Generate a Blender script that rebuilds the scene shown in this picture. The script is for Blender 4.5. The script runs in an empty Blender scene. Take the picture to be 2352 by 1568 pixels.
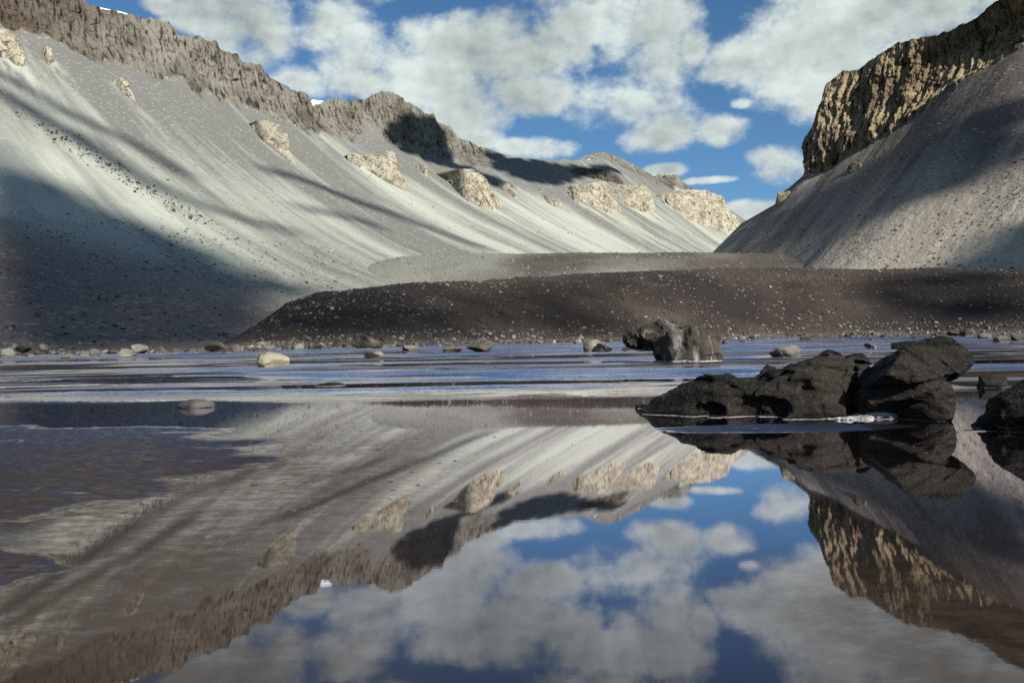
import bpy, math, random
import numpy as np
from mathutils import Matrix, Vector, Euler

random.seed(7)
RNG = np.random.default_rng(7)
SC = bpy.context.scene
COL = SC.collection

# ------------------------------------------------------------------ camera
CAM_H = 1.5
LENS, ROLL, PITCH = 28.0, math.radians(1.0), math.radians(-0.19)
cd = bpy.data.cameras.new('camera')
cam = bpy.data.objects.new('camera', cd)
COL.objects.link(cam)
cam.location = (0, 0, CAM_H)
cam.rotation_euler = Euler((math.radians(90) + PITCH, ROLL, 0), 'XYZ')
cd.lens, cd.sensor_width = LENS, 36.0
cd.clip_start, cd.clip_end = 0.1, 60000
SC.camera = cam

# ------------------------------------------------------------------ light and exposure
SUN_EL = math.radians(31)
SUN_H = Vector((0.61, -0.79)).normalized()            # horizontal direction towards the sun
SUN = Vector((SUN_H.x*math.cos(SUN_EL), SUN_H.y*math.cos(SUN_EL), math.sin(SUN_EL)))
sl = bpy.data.lights.new('sun', 'SUN')
sl.energy, sl.angle, sl.color = 5.0, math.radians(0.53), (1.0, 0.955, 0.85)
so = bpy.data.objects.new('sun', sl)
COL.objects.link(so)
so.rotation_euler = SUN.to_track_quat('Z', 'Y').to_euler()
so.location = (200, -200, 400)

SC.view_settings.view_transform = 'Standard'
SC.view_settings.look = 'None'
SC.view_settings.gamma = 1.0
SC.view_settings.use_curve_mapping = False
SC.view_settings.exposure = 0.75
SC.render.engine = 'CYCLES'
SC.cycles.max_bounces = 5
SC.cycles.diffuse_bounces = 2
SC.cycles.glossy_bounces = 3
SC.cycles.use_denoising = False
SC.cycles.sample_clamp_indirect = 4.0
SC.cycles.caustics_reflective = False

# survey: the hills were measured from the camera as bearings and elevation angles
# (given on a 2352 x 1568 plate); every bearing is combined with a real distance below.
F = LENS/36.0*2352
RCAM = np.array(cam.rotation_euler.to_matrix())


def bearing(px, py):
    """tan of bearing (x/y) and tan of elevation (z/y) of a plate point."""
    px, py = np.asarray(px, float), np.asarray(py, float)
    d = np.stack([(px-1176)/F, (784-py)/F, -np.ones_like(px)], -1) @ RCAM.T
    return d[..., 0]/d[..., 1], d[..., 2]/d[..., 1]


def curve(pts):
    """plate polyline -> function az -> el"""
    p = np.array(pts, float)
    a, e = bearing(p[:, 0], p[:, 1])
    o = np.argsort(a)
    return lambda az: np.interp(az, a[o], e[o])


def on_water(px, py):
    a, e = bearing(px, py)
    y = -CAM_H/e
    return float(a*y), float(y)


# ------------------------------------------------------------------ node helper
class NT:
    def __init__(s, tree):
        s.t = tree
        tree.nodes.clear()

    def n(s, typ, **kw):
        nd = s.t.nodes.new(typ)
        for k, v in kw.items():
            setattr(nd, k, v)
        return nd

    def put(s, sock, v):
        if isinstance(v, bpy.types.NodeSocket):
            s.t.links.new(v, sock)
        elif v is not None:
            if isinstance(v, (tuple, list)) and len(v) == 3 and sock.type == 'RGBA':
                v = (*v, 1)
            sock.default_value = v

    def m(s, op, a, b=None, c=None, clamp=False):
        nd = s.n('ShaderNodeMath', operation=op, use_clamp=clamp)
        for i, v in enumerate((a, b, c)):
            s.put(nd.inputs[i], v)
        return nd.outputs[0]

    def v(s, op, a, b=None, scale=None):
        nd = s.n('ShaderNodeVectorMath', operation=op)
        s.put(nd.inputs[0], a)
        s.put(nd.inputs[1], b)
        if scale is not None:
            s.put(nd.inputs['Scale'], scale)
        return nd.outputs['Value'] if op in ('DOT_PRODUCT', 'LENGTH', 'DISTANCE') else nd.outputs[0]

    def xyz(s, a):
        nd = s.n('ShaderNodeSeparateXYZ')
        s.put(nd.inputs[0], a)
        return nd.outputs

    def comb(s, x, y, z):
        nd = s.n('ShaderNodeCombineXYZ')
        for i, v in enumerate((x, y, z)):
            s.put(nd.inputs[i], v)
        return nd.outputs[0]

    def noise(s, vec, scale=1.0, detail=4.0, rough=0.55, dist=0.0, color=False):
        nd = s.n('ShaderNodeTexNoise')
        s.put(nd.inputs['Vector'], vec)
        nd.inputs['Scale'].default_value = scale
        nd.inputs['Detail'].default_value = detail
        nd.inputs['Roughness'].default_value = rough
        nd.inputs['Distortion'].default_value = dist
        return nd.outputs['Color' if color else 'Fac']

    def voro(s, vec, scale=1.0, feature='F1', out='Distance', rand=1.0):
        nd = s.n('ShaderNodeTexVoronoi', feature=feature)
        s.put(nd.inputs['Vector'], vec)
        nd.inputs['Scale'].default_value = scale
        nd.inputs['Randomness'].default_value = rand
        return nd.outputs[out]

    def ramp(s, f, lo, hi, a=0.0, b=1.0, smooth=True):
        nd = s.n('ShaderNodeMapRange', interpolation_type='SMOOTHSTEP' if smooth else 'LINEAR')
        s.put(nd.inputs['Value'], f)
        for k, v in (('From Min', lo), ('From Max', hi), ('To Min', a), ('To Max', b)):
            s.put(nd.inputs[k], v)
        return nd.outputs[0]

    def mix(s, f, a, b, blend='MIX'):
        nd = s.n('ShaderNodeMix', data_type='RGBA', blend_type=blend)
        s.put(nd.inputs['Factor'], f)
        s.put(nd.inputs['A'], None)
        s.put(nd.inputs[6], a)
        s.put(nd.inputs[7], b)
        return nd.outputs[2]

    def bump(s, h, strength=0.5, dist=1.0, normal=None):
        nd = s.n('ShaderNodeBump')
        s.put(nd.inputs['Height'], h)
        s.put(nd.inputs['Strength'], strength)
        nd.inputs['Distance'].default_value = dist
        if normal is not None:
            s.put(nd.inputs['Normal'], normal)
        return nd.outputs[0]

    def pos(s):
        return s.n('ShaderNodeNewGeometry').outputs['Position']

    def attr(s, name):
        return s.n('ShaderNodeAttribute', attribute_name=name).outputs['Fac']

    def out(s, col, rough=0.95, normal=None, spec=0.15):
        b = s.n('ShaderNodeBsdfPrincipled')
        s.put(b.inputs['Base Color'], col)
        s.put(b.inputs['Roughness'], rough)
        b.inputs['Specular IOR Level'].default_value = spec
        if normal is not None:
            s.put(b.inputs['Normal'], normal)
        o = s.n('ShaderNodeOutputMaterial')
        s.t.links.new(b.outputs[0], o.inputs[0])


def material(name):
    m = bpy.data.materials.new(name)
    m.use_nodes = True
    return m, NT(m.node_tree)


# ------------------------------------------------------------------ world: clear sky and fair-weather clouds
wd = bpy.data.worlds.new('World')
SC.world = wd
wd.use_nodes = True
W = NT(wd.node_tree)
sky = W.n('ShaderNodeTexSky', sky_type='NISHITA')
sky.sun_disc = False
sky.sun_elevation = SUN_EL
sky.sun_rotation = math.atan2(SUN_H.x, SUN_H.y)
sky.altitude = 1200
sky.air_density, sky.dust_density, sky.ozone_density = 1.0, 0.3, 1.5
gen = W.n('ShaderNodeTexCoord').outputs['Generated']
D = W.v('NORMALIZE', gen)
dx, dy, dz = W.xyz(D)
azn = W.m('ARCTAN2', dx, dy)
eln = W.m('ARCSINE', W.m('ABSOLUTE', dz))
# cloud banks: plate centre and half-size
CLOUDS = [(575, 70, 125, 75), (470, 45, 75, 45), (520, 115, 80, 35), (770, 70, 90, 85), (790, 150, 70, 55), (690, 190, 70, 40),
          (830, 195, 120, 35), (1085, 110, 150, 85), (1000, 190, 130, 75), (1060, 255, 110, 70), (1240, 130, 100, 65), (1335, 135, 45, 45),
          (1220, 205, 110, 55), (1140, 60, 60, 40), (1330, 60, 70, 60), (1460, 50, 150, 75), (1480, 150, 140, 90), (1450, 240, 130, 80), (1500, 300, 100, 45),
          (1590, 110, 35, 50), (1655, 300, 60, 38), (1640, 165, 45, 30), (1700, 140, 70, 60), (1790, 150, 110, 90), (1860, 60, 150, 110),
          (2000, 20, 230, 130), (2220, -30, 220, 110), (1890, 215, 90, 65), (1960, 170, 120, 80), (1800, 385, 75, 45), (1760, 360, 45, 28),
          (1240, 342, 85, 26), (1175, 335, 45, 20), (1735, 480, 60, 22), (1635, 413, 55, 9), (1705, 237, 26, 12),
          (1530, 390, 45, 16), (370, 12, 45, 18), (1110, 320, 50, 25), (1400, -60, 200, 60), (800, -60, 150, 60), (560, -40, 120, 30)]
field = None
for (cx, cy, rx, ry) in CLOUDS:
    a, e = bearing(cx, cy)
    a, e = math.atan(float(a)), math.atan(float(e)*math.cos(math.atan(float(a))))
    u = W.m('MULTIPLY', W.m('SUBTRACT', azn, a), F/rx/1.05)
    w = W.m('MULTIPLY', W.m('SUBTRACT', eln, e), F/ry/1.0)
    d2 = W.m('MULTIPLY_ADD', u, u, W.m('MULTIPLY', w, w))
    f1 = W.m('SUBTRACT', 1.0, d2)
    field = f1 if field is None else W.m('SMOOTH_MAX', field, f1, 0.35)
field = W.m('MAXIMUM', field, -1.3)
far = W.noise(D, 3.2, 3, 0.5)
far = W.m('MULTIPLY_ADD', far, 9.0, -5.0)
inview = W.m('MULTIPLY', W.ramp(W.m('ABSOLUTE', azn), 0.62, 0.85, 1, 0), W.ramp(eln, 0.44, 0.6, 1, 0))
field = W.m('ADD', W.m('MULTIPLY', field, inview), W.m('MULTIPLY', W.m('MINIMUM', W.m('MAXIMUM', far, -1.3), 1.0), W.m('SUBTRACT', 1.0, inview)))
WS = W.v('MULTIPLY', D, (1, 1, 1.35))
n1 = W.noise(WS, 11.0, 9, 0.62, 0.08)
tanv = Vector((0.55, 0.1, 0.6)).normalized()*0.016
n2 = W.noise(W.v('ADD', WS, tuple(tanv)), 11.0, 5, 0.60, 0.08)
nlow = W.noise(WS, 7.0, 4, 0.5)
dens = W.m('ADD', W.m('MULTIPLY', field, 0.72), W.m('MULTIPLY', W.m('SUBTRACT', n1, 0.5), 3.3))
alpha = W.ramp(dens, -0.25, 0.72)
lit = W.m('ADD', W.m('MULTIPLY', W.m('SUBTRACT', n1, n2), 2.0), W.m('MULTIPLY', W.m('SUBTRACT', nlow, 0.5), -1.6))
lit = W.m('ADD', lit, W.ramp(dens, 0.25, 1.4, 0.80, 0.42))
lit = W.m('MINIMUM', W.m('MAXIMUM', lit, 0.0), 1.0)
ccol = W.mix(lit, (0.23, 0.268, 0.28), (0.72, 0.80, 0.77))
bsky = W.n('ShaderNodeBackground')
skycol = W.mix(1.0, sky.outputs[0], (0.58, 0.89, 1.08), 'MULTIPLY')
W.put(bsky.inputs[0], skycol)
bsky.inputs[1].default_value = 0.055
bcl = W.n('ShaderNodeBackground')
W.put(bcl.inputs[0], ccol)
bcl.inputs[1].default_value = 0.62
mx = W.n('ShaderNodeMixShader')
W.put(mx.inputs[0], alpha)
W.t.links.new(bsky.outputs[0], mx.inputs[1])
W.t.links.new(bcl.outputs[0], mx.inputs[2])
wo = W.n('ShaderNodeOutputWorld')
W.t.links.new(mx.outputs[0], wo.inputs[0])
wd.cycles.sampling_method = 'NONE'


# ------------------------------------------------------------------ numpy noise
def _hash(ix, iy, iz, seed):
    h = (ix*374761393 + iy*668265263 + iz*2147483647 + seed*974634777) & 0xFFFFFFFF
    h = ((h ^ (h >> 13))*1274126177) & 0xFFFFFFFF
    h = ((h ^ (h >> 16))*2246822519) & 0xFFFFFFFF
    return h ^ (h >> 15)


def perlin(x, y, z=None, seed=0):
    x, y = np.asarray(x, float), np.asarray(y, float)
    z = np.zeros_like(x) if z is None else np.asarray(z, float)
    x, y, z = np.broadcast_arrays(x, y, z)
    x0, y0, z0 = np.floor(x), np.floor(y), np.floor(z)
    fx, fy, fz = x-x0, y-y0, z-z0
    ix, iy, iz = x0.astype(np.int64), y0.astype(np.int64), z0.astype(np.int64)
    ux, uy, uz = (t*t*t*(t*(t*6-15)+10) for t in (fx, fy, fz))
    res = 0
    for i in (0, 1):
        for j in (0, 1):
            for k in (0, 1):
                h = _hash(ix+i, iy+j, iz+k, seed)
                gx = ((h & 1023)/511.5-1)
                gy = (((h >> 10) & 1023)/511.5-1)
                gz = (((h >> 20) & 1023)/511.5-1)
                d = gx*(fx-i)+gy*(fy-j)+gz*(fz-k)
                res = res + d*(ux if i else 1-ux)*(uy if j else 1-uy)*(uz if k else 1-uz)
    return res*1.1


def fbm(x, y, z=None, oct=4, seed=0, gain=0.5, ridged=False):
    r, a, f = 0, 1.0, 1.0
    for o in range(oct):
        p = perlin(np.asarray(x)*f, np.asarray(y)*f, None if z is None else np.asarray(z)*f, seed+o*17)
        if ridged:
            p = 0.5-2*np.abs(p)
        r = r + a*p
        a *= gain
        f *= 2.03
    return r


def sstep(a, b, x):
    t = np.clip((x-a)/(b-a), 0, 1)
    return t*t*(3-2*t)


def columns(s, w, seed):
    """stepped columns of jointed rock: one random offset per column"""
    k = np.floor(s/w+0.35*np.sin(s/w*1.7+seed)).astype(np.int64)
    return (_hash(k, k*0, k*0, seed) & 1023)/511.5-1


# ------------------------------------------------------------------ mesh helpers
def new_object(name, me, mat, parent=None, label=None, cat=None, group=None, kind=None):
    o = bpy.data.objects.new(name, me)
    if mat is not None:
        for mm in (mat if isinstance(mat, (list, tuple)) else [mat]):
            me.materials.append(mm)
    COL.objects.link(o)
    o.parent = parent
    for k, v in (('label', label), ('category', cat), ('group', group), ('kind', kind)):
        if v:
            o[k] = v
    return o


def mesh_from(name, verts, faces, smooth=True, attrs=None):
    """faces: (n,3) or (n,4) int array"""
    me = bpy.data.meshes.new(name)
    verts = np.asarray(verts, np.float32)
    faces = np.asarray(faces, np.int32)
    n, k = faces.shape
    me.vertices.add(len(verts))
    me.vertices.foreach_set('co', verts.ravel())
    me.loops.add(n*k)
    me.loops.foreach_set('vertex_index', faces.ravel())
    me.polygons.add(n)
    me.polygons.foreach_set('loop_start', np.arange(0, n*k, k, dtype=np.int32))
    me.polygons.foreach_set('use_smooth', np.full(n, smooth, bool))
    for an, av in (attrs or {}).items():
        at = me.attributes.new(an, 'FLOAT', 'POINT')
        at.data.foreach_set('value', np.asarray(av, np.float32).ravel())
    me.update(calc_edges=True)
    me.validate()
    return me


def grid_faces(r, c):
    i = np.arange(r*c).reshape(r, c)
    return np.stack([i[:-1, :-1], i[:-1, 1:], i[1:, 1:], i[1:, :-1]], -1).reshape(-1, 4)


def sheet(name, P, mat, attrs=None, flip=False, **kw):
    r, c, _ = P.shape
    f = grid_faces(r, c)
    if flip:
        f = f[:, ::-1]
    return new_object(name, mesh_from(name, P.reshape(-1, 3), f, True, attrs), mat, **kw)


# ------------------------------------------------------------------ ground materials
WL_D = np.array([0.714, 0.700])      # strike of the long valley wall
WL_N = np.array([0.700, -0.714])
RH_D = np.array([0.6, -0.8])         # strike of the spur on the other side
RH_N = np.array([-0.8, -0.6])


def scree_material(name, strike, pale, grey, cliff_a, cliff_b, zlo, zhi, streak=1.0, speck=0.06, top=0.0, near=None, base_f=0.66, brown=None, trail=(0.37, 0.37, 0.32)):
    m, t = material(name)
    P = t.pos()
    s = t.v('DOT_PRODUCT', P, (strike[0], strike[1], 0))
    z = t.xyz(P)[2]
    sv = t.comb(t.m('MULTIPLY', s, 0.014), t.m('MULTIPLY', z, 0.0020), 0.3)
    st = t.noise(sv, 1.0, 6, 0.62, 0.5)
    st2 = t.noise(t.comb(t.m('MULTIPLY', s, 0.11), t.m('MULTIPLY', z, 0.010), 1.7), 1.0, 4, 0.6, 0.3)
    big = t.noise(P, 0.004, 3, 0.5)
    hgt = t.ramp(z, zlo, zhi, 0, 1, False)
    f = t.m('MULTIPLY_ADD', t.m('SUBTRACT', st, 0.5), 4.4*streak, base_f)
    f = t.m('MULTIPLY_ADD', t.m('SUBTRACT', st2, 0.5), 0.9*streak, f)
    f = t.m('MULTIPLY_ADD', t.m('SUBTRACT', big, 0.5), 1.0, f)
    f = t.m('MULTIPLY_ADD', hgt, -top, f, clamp=True)
    scree = t.mix(f, grey, pale)
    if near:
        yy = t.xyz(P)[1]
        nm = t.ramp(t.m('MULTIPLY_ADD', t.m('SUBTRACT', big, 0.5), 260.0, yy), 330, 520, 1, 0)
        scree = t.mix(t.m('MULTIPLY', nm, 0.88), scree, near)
    # paler debris trails below the outcrops, darker rubble patches
    pale_t = t.attr('debris')
    scree = t.mix(t.m('MULTIPLY', pale_t, t.ramp(t.noise(t.comb(t.m('MULTIPLY', s, 0.07), t.m('MULTIPLY', z, 0.02), 5.0), 1.0, 5, 0.65), 0.38, 0.58)), scree, trail)
    rub = t.noise(t.comb(t.m('MULTIPLY', s, 0.016), t.m('MULTIPLY', z, 0.006), 8.0), 1.0, 6, 0.7)
    scree = t.mix(t.ramp(rub, 0.56, 0.70, 0, 0.55), scree, grey)
    # loose stones: light and dark flecks
    fl = t.noise(P, 0.45, 3, 0.75)
    scree = t.mix(t.ramp(fl, 0.30, 0.70, speck*3, -speck*3+0.0), scree, t.mix(0.5, scree, (0.02, 0.02, 0.02)))
    vs = t.voro(P, 0.28, out='Color')
    vd = t.voro(P, 0.28)
    spot = t.m('MULTIPLY', t.m('GREATER_THAN', t.xyz(vs)[0], 0.80), t.m('LESS_THAN', vd, 0.42))
    scree = t.mix(t.m('MULTIPLY', spot, 0.45), scree, pale)
    # bedrock
    cv = t.comb(t.m('MULTIPLY', s, 0.26), t.m('MULTIPLY', t.v('DOT_PRODUCT', P, (strike[1], -strike[0], 0)), 0.03), t.m('MULTIPLY', z, 0.065))
    cn = t.noise(cv, 1.0, 7, 0.68, 0.4)
    cb = t.noise(P, 0.02, 4, 0.6)
    rock = t.mix(t.ramp(t.m('MULTIPLY_ADD', cb, 0.6, t.m('MULTIPLY', cn, 0.4)), 0.36, 0.62), cliff_a, cliff_b)
    if brown:  # far-left rock is browner; its darkening also paints in partial shade
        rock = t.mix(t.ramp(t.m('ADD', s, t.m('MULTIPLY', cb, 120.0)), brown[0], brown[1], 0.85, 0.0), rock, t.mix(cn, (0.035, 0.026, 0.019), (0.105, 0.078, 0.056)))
    crack = t.ramp(cn, 0.36, 0.50, 0.16, 1.0)
    rock = t.mix(1.0, rock, t.comb(crack, crack, crack), 'MULTIPLY')
    cl = t.attr('cliff')
    col = t.mix(t.ramp(t.m('ADD', cl, t.m('MULTIPLY', t.m('SUBTRACT', t.noise(P, 0.09, 4, 0.6), 0.5), 0.9)), 0.40, 0.60), scree, rock)
    h = t.m('ADD', t.m('MULTIPLY', t.noise(P, 0.22, 5, 0.72), 1.6), t.m('MULTIPLY', t.m('MULTIPLY', cn, cl), 7.0))
    nb = t.bump(h, 0.75, 1.2)
    t.out(col, 0.95, nb, 0.1)
    return m


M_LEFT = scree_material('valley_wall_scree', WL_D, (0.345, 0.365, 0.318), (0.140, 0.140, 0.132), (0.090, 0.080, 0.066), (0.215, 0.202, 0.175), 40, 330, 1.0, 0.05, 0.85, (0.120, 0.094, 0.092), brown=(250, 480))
M_RIGHT = scree_material('spur_scree', RH_D, (0.36, 0.325, 0.27), (0.110, 0.094, 0.085), (0.120, 0.090, 0.056), (0.330, 0.262, 0.165), 40, 150, 0.7, 0.12, 0.75, base_f=0.8)


def moraine_material(name, dark, mid, band, apron=None):
    m, t = material(name)
    P = t.pos()
    z = t.xyz(P)[2]
    b = t.noise(P, 0.018, 4, 0.55)
    c = t.mix(t.ramp(b, 0.35, 0.68), dark, mid)
    c = t.mix(t.m('MULTIPLY', t.ramp(t.m('ADD', z, t.m('MULTIPLY', t.m('SUBTRACT', t.noise(P, 0.05, 3), 0.5), 3.0)), 0.6, 2.6, 1, 0), 0.8), c, band)
    if apron:      # pale wash from the valley wall and from the spur overlaps the dark till
        xx, yy, zz = t.xyz(P)
        wv_ = t.m('MULTIPLY', t.m('SUBTRACT', t.noise(P, 0.012, 3), 0.5), 170.0)
        ap = t.m('MAXIMUM', t.ramp(t.m('ADD', xx, wv_), -45, 25, 1, 0), t.ramp(t.m('ADD', t.m('SUBTRACT', yy, t.m('MULTIPLY', xx, 0.1)), wv_), 500, 560, 1, 0))
        c = t.mix(t.m('MULTIPLY', ap, 0.9), c, apron)
    f = t.noise(P, 0.9, 4, 0.8)
    c = t.mix(t.ramp(f, 0.35, 0.62, 0.75, 0.0), c, t.mix(0.7, c, (0.012, 0.011, 0.011)))
    vd = t.voro(P, 0.55)
    vc = t.xyz(t.voro(P, 0.55, out='Color'))[0]
    spot = t.m('MULTIPLY', t.m('GREATER_THAN', t.m('ADD', vc, t.m('MULTIPLY', t.noise(P, 0.06, 3), 0.35)), 1.08), t.m('LESS_THAN', vd, t.m('MULTIPLY', vc, 0.34)))
    c = t.mix(t.m('MULTIPLY', spot, 0.8), c, (0.17, 0.155, 0.13))
    h = t.m('ADD', t.m('MULTIPLY', t.noise(P, 0.5, 5, 0.75), 1.0), t.m('MULTIPLY', spot, 0.25))
    t.out(c, 0.95, t.bump(h, 0.85, 1.0), 0.1)
    return m


M_MOR = moraine_material('moraine_gravel', (0.030, 0.024, 0.023), (0.080, 0.063, 0.050), (0.130, 0.112, 0.096))
M_MOR2 = moraine_material('far_moraine_gravel', (0.085, 0.073, 0.066), (0.16, 0.148, 0.130), (0.15, 0.14, 0.12), (0.245, 0.25, 0.215))

# ------------------------------------------------------------------ ground to the horizon
m, t = material('valley_floor_gravel')
P = t.pos()
t.out(t.mix(t.noise(P, 0.05, 5, 0.7), (0.05, 0.045, 0.042), (0.13, 0.12, 0.11)), 0.95)
gr = np.array([[-25000, -25000, -2.5], [25000, -25000, -2.5], [25000, 25000, -2.5], [-25000, 25000, -2.5]])
new_object('ground', mesh_from('ground', gr, [[0, 1, 2, 3]], False), m, kind='structure')

# ------------------------------------------------------------------ pond outline: distance of the far shore by bearing
shore_px = [(-600, 835), (0, 816), (300, 811), (600, 803), (900, 796), (1176, 789), (1500, 782), (1800, 776), (2100, 771), (2352, 767.5), (2900, 760)]
_sa, _se = bearing(*np.array(shore_px, float).T)
shore_y = lambda az: np.interp(az, _sa, -CAM_H/_se)

# ------------------------------------------------------------------ long valley wall (dolerite rim above scree)
crestL = curve([(-700, -330), (-300, -160), (0, -45), (110, -22), (193, 2), (204, 15), (218, 17), (309, 36), (386, 49), (411, 78), (436, 87), (498, 96),
                (509, 116), (546, 125), (557, 142), (597, 149), (618, 175), (633, 186), (655, 200), (706, 215), (718, 242), (746, 233), (775, 227),
                (837, 233), (849, 222), (878, 211), (902, 214), (942, 238), (979, 262), (995, 260), (1003, 282), (1035, 290), (1051, 315),
                (1100, 337), (1165, 357), (1270, 369), (1302, 365), (1318, 369), (1347, 357), (1379, 348), (1415, 359), (1464, 381), (1488, 398),
                (1500, 402), (1553, 401), (1583, 431), (1621, 440), (1658, 455), (1682, 488), (1704, 517), (1760, 552), (1860, 610), (2000, 660)])
baseL = curve([(-700, -120), (-300, -20), (0, 62), (91, 84), (164, 109), (218, 135), (298, 162), (358, 172), (418, 182), (436, 211), (476, 218),
               (502, 233), (546, 251), (618, 269), (691, 298), (764, 309), (801, 329), (822, 318), (836, 286), (850, 288), (872, 312), (886, 322), (910, 340), (960, 356),
               (1019, 367), (1084, 387), (1120, 384), (1130, 352), (1165, 359), (1270, 371), (1302, 369), (1318, 373), (1347, 361), (1379, 356),
               (1400, 372), (1440, 386), (1482, 405), (1490, 404), (1502, 424), (1550, 428), (1582, 438), (1621, 443), (1658, 458), (1704, 520),
               (1760, 556), (1860, 616), (2000, 666)])
azL = np.linspace(-1.05, 0.43, 1250)


def yL(az, q):
    return (1048-q)/(0.714-0.700*az)


QL = lambda az: np.interp(az, [-0.9, -0.62, -0.3, 0.1, 0.4], [900, 880, 850, 690, 540])
ZFL = lambda az: np.interp(az, [-0.7, -0.28, -0.15, 0.0, 0.4], [-1.5, -1.2, 13, 34, 60])
QB = 34.0


def smooth1(a, w):
    k = np.hanning(2*w+1)
    k /= k.sum()
    return np.convolve(np.pad(a, w, mode='edge'), k, 'valid')


# height of the head of the scree along the strike of the wall
_az = np.linspace(-1.3, 0.5, 1400)
_s = _az*yL(_az, QB)*WL_D[0]+yL(_az, QB)*WL_D[1]
_z = CAM_H+baseL(_az)*yL(_az, QB)
_sg = np.linspace(_s[0], _s[-1], 1200)
_zg = smooth1(np.interp(_sg, _s, _z), 45)
headL = lambda s: np.interp(s, _sg, _zg)


def left_profile(az, q):
    """smooth scree height at bearing az and distance q out from the rim"""
    y = yL(az, q)
    s = az*y*WL_D[0]+y*WL_D[1]
    tau = np.clip((q-QB)/(QL(az)-QB), -0.2, 1.3)
    h = np.where(tau < 1, (1-np.minimum(tau, 1))**1.75, -(tau-1)*0.35)
    return ZFL(az)+(headL(s)-ZFL(az))*h


def chutes(s, q, amp=1.0, seed=3):
    """fans and gullies running down the fall line"""
    return amp*(3.2*fbm(s/85, q/900, oct=2, seed=seed)+1.6*fbm(s/26, q/420, oct=2, seed=seed+5)+0.5*fbm(s/9, q/40, oct=3, seed=seed+9))


rows, cl = [], []
C = len(azL)
zc = CAM_H+crestL(azL)*yL(azL, 0)
sC = azL*yL(azL, 0)*WL_D[0]+yL(azL, 0)*WL_D[1]
hpx = (crestL(azL)-baseL(azL))*yL(azL, 0)
rough = sstep(3, 25, hpx)
zc = zc+rough*(4.0*fbm(sC/22, sC*0+3.3, oct=4, seed=21, gain=0.62)+1.5*columns(sC, 11.0, 35)+0.8*columns(sC, 4.9, 36)+3.0*np.maximum(0, perlin(sC/60, sC*0, seed=37)))
zb = np.minimum(left_profile(azL, np.full(C, QB)), zc-1.0)
nb_, nc_, nt_ = 8, 95, 300


def blocks(s, z, w, h, seed):
    """jointed blocks: one offset per joint-bounded block, courses staggered"""
    k = np.floor(z/h+0.4*np.sin(s/w*0.6+seed)).astype(np.int64)
    off = (_hash(k, k*0, k*0, seed+1) & 1023)/1023.0
    j = np.floor(s/w+off+0.3*np.sin(z/h*0.9)).astype(np.int64)
    return (_hash(j, k, k*0, seed) & 1023)/511.5-1


def rock_relief(s, z, y, az, n_hat, x, basecurve, jag, seed, amp, fine=1.0, low=0):
    el = (z-CAM_H)/y
    edge = (el-basecurve(az))*y+jag*(fbm(s/22, z/60, oct=3, seed=seed)+0.8*perlin(s/55, z/200, seed=seed+11))
    mask = sstep(-2.5, 3.5, edge)
    wob = 3.5*perlin(s/30, z/70, seed=seed+1)+1.2*perlin(s/9, z/14, seed=seed+8)
    sw = s+wob
    d = amp*mask*(low+8.0*fbm(sw/46*fine, z/200, oct=2, seed=seed+2)+3.6*fbm(sw/19*fine, z/90*fine, oct=2, seed=seed+3, ridged=True, gain=0.6)
                  + 1.5*columns(sw, 9.0/fine, seed+4)+2.0*blocks(sw, z, 8.0/fine, 17.0/fine, seed+5)+1.3*blocks(sw, z, 4.2/fine, 7.0/fine, seed+7)
                  + 2.4*fbm(s/16*fine, z/22*fine, oct=3, seed=seed+6, gain=0.6)+1.5)
    return mask, np.stack([x+n_hat[0]*d, y+n_hat[1]*d, z], -1)


for i in range(nb_):
    q = -220+i*(220-3)/(nb_-1)
    y = yL(azL, q)
    rows.append(np.stack([azL*y, y, zc-2+q*0.16], -1))
    cl.append(rough*0.8)
for i in range(nc_):
    v = i/(nc_-1)
    y = yL(azL, QB*(0.25*v+0.75*v**2.4))
    x = azL*y
    z = zc+(zb-zc)*v
    s = x*WL_D[0]+y*WL_D[1]
    amp = rough*np.minimum(1, hpx/45)*min(1.0, 0.25+v*3)
    mk, pp = rock_relief(s, z, y, azL, WL_N, x, baseL, 13.0, 31, amp)
    rows.append(pp)
    cl.append(mk*sstep(1, 6, hpx))
for i in range(1, nt_+1):
    tau = 1.12*(i/nt_)
    q = QB+tau*(QL(azL)-QB)
    y = yL(azL, q)
    x = azL*y
    s = x*WL_D[0]+y*WL_D[1]
    fan = sstep(0, 0.05, tau)*(1-0.75*sstep(0.55, 1.0, tau))
    z = np.where(tau < 0.05, np.minimum(left_profile(azL, q), zc-1.0), left_profile(azL, q))+fan*chutes(s, q)
    z = z-sstep(1.0, 1.12, tau)*20
    mk, pp = rock_relief(s, z, y, azL, WL_N, x, baseL, 13.0, 31, rough*0.6*np.minimum(1, hpx/45))
    rows.append(pp)
    cl.append(mk*sstep(1, 6, hpx))
PL = np.stack(rows)
valley_wall = sheet('valley_wall', PL, M_LEFT, {'cliff': np.stack(cl)}, kind='structure')

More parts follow.
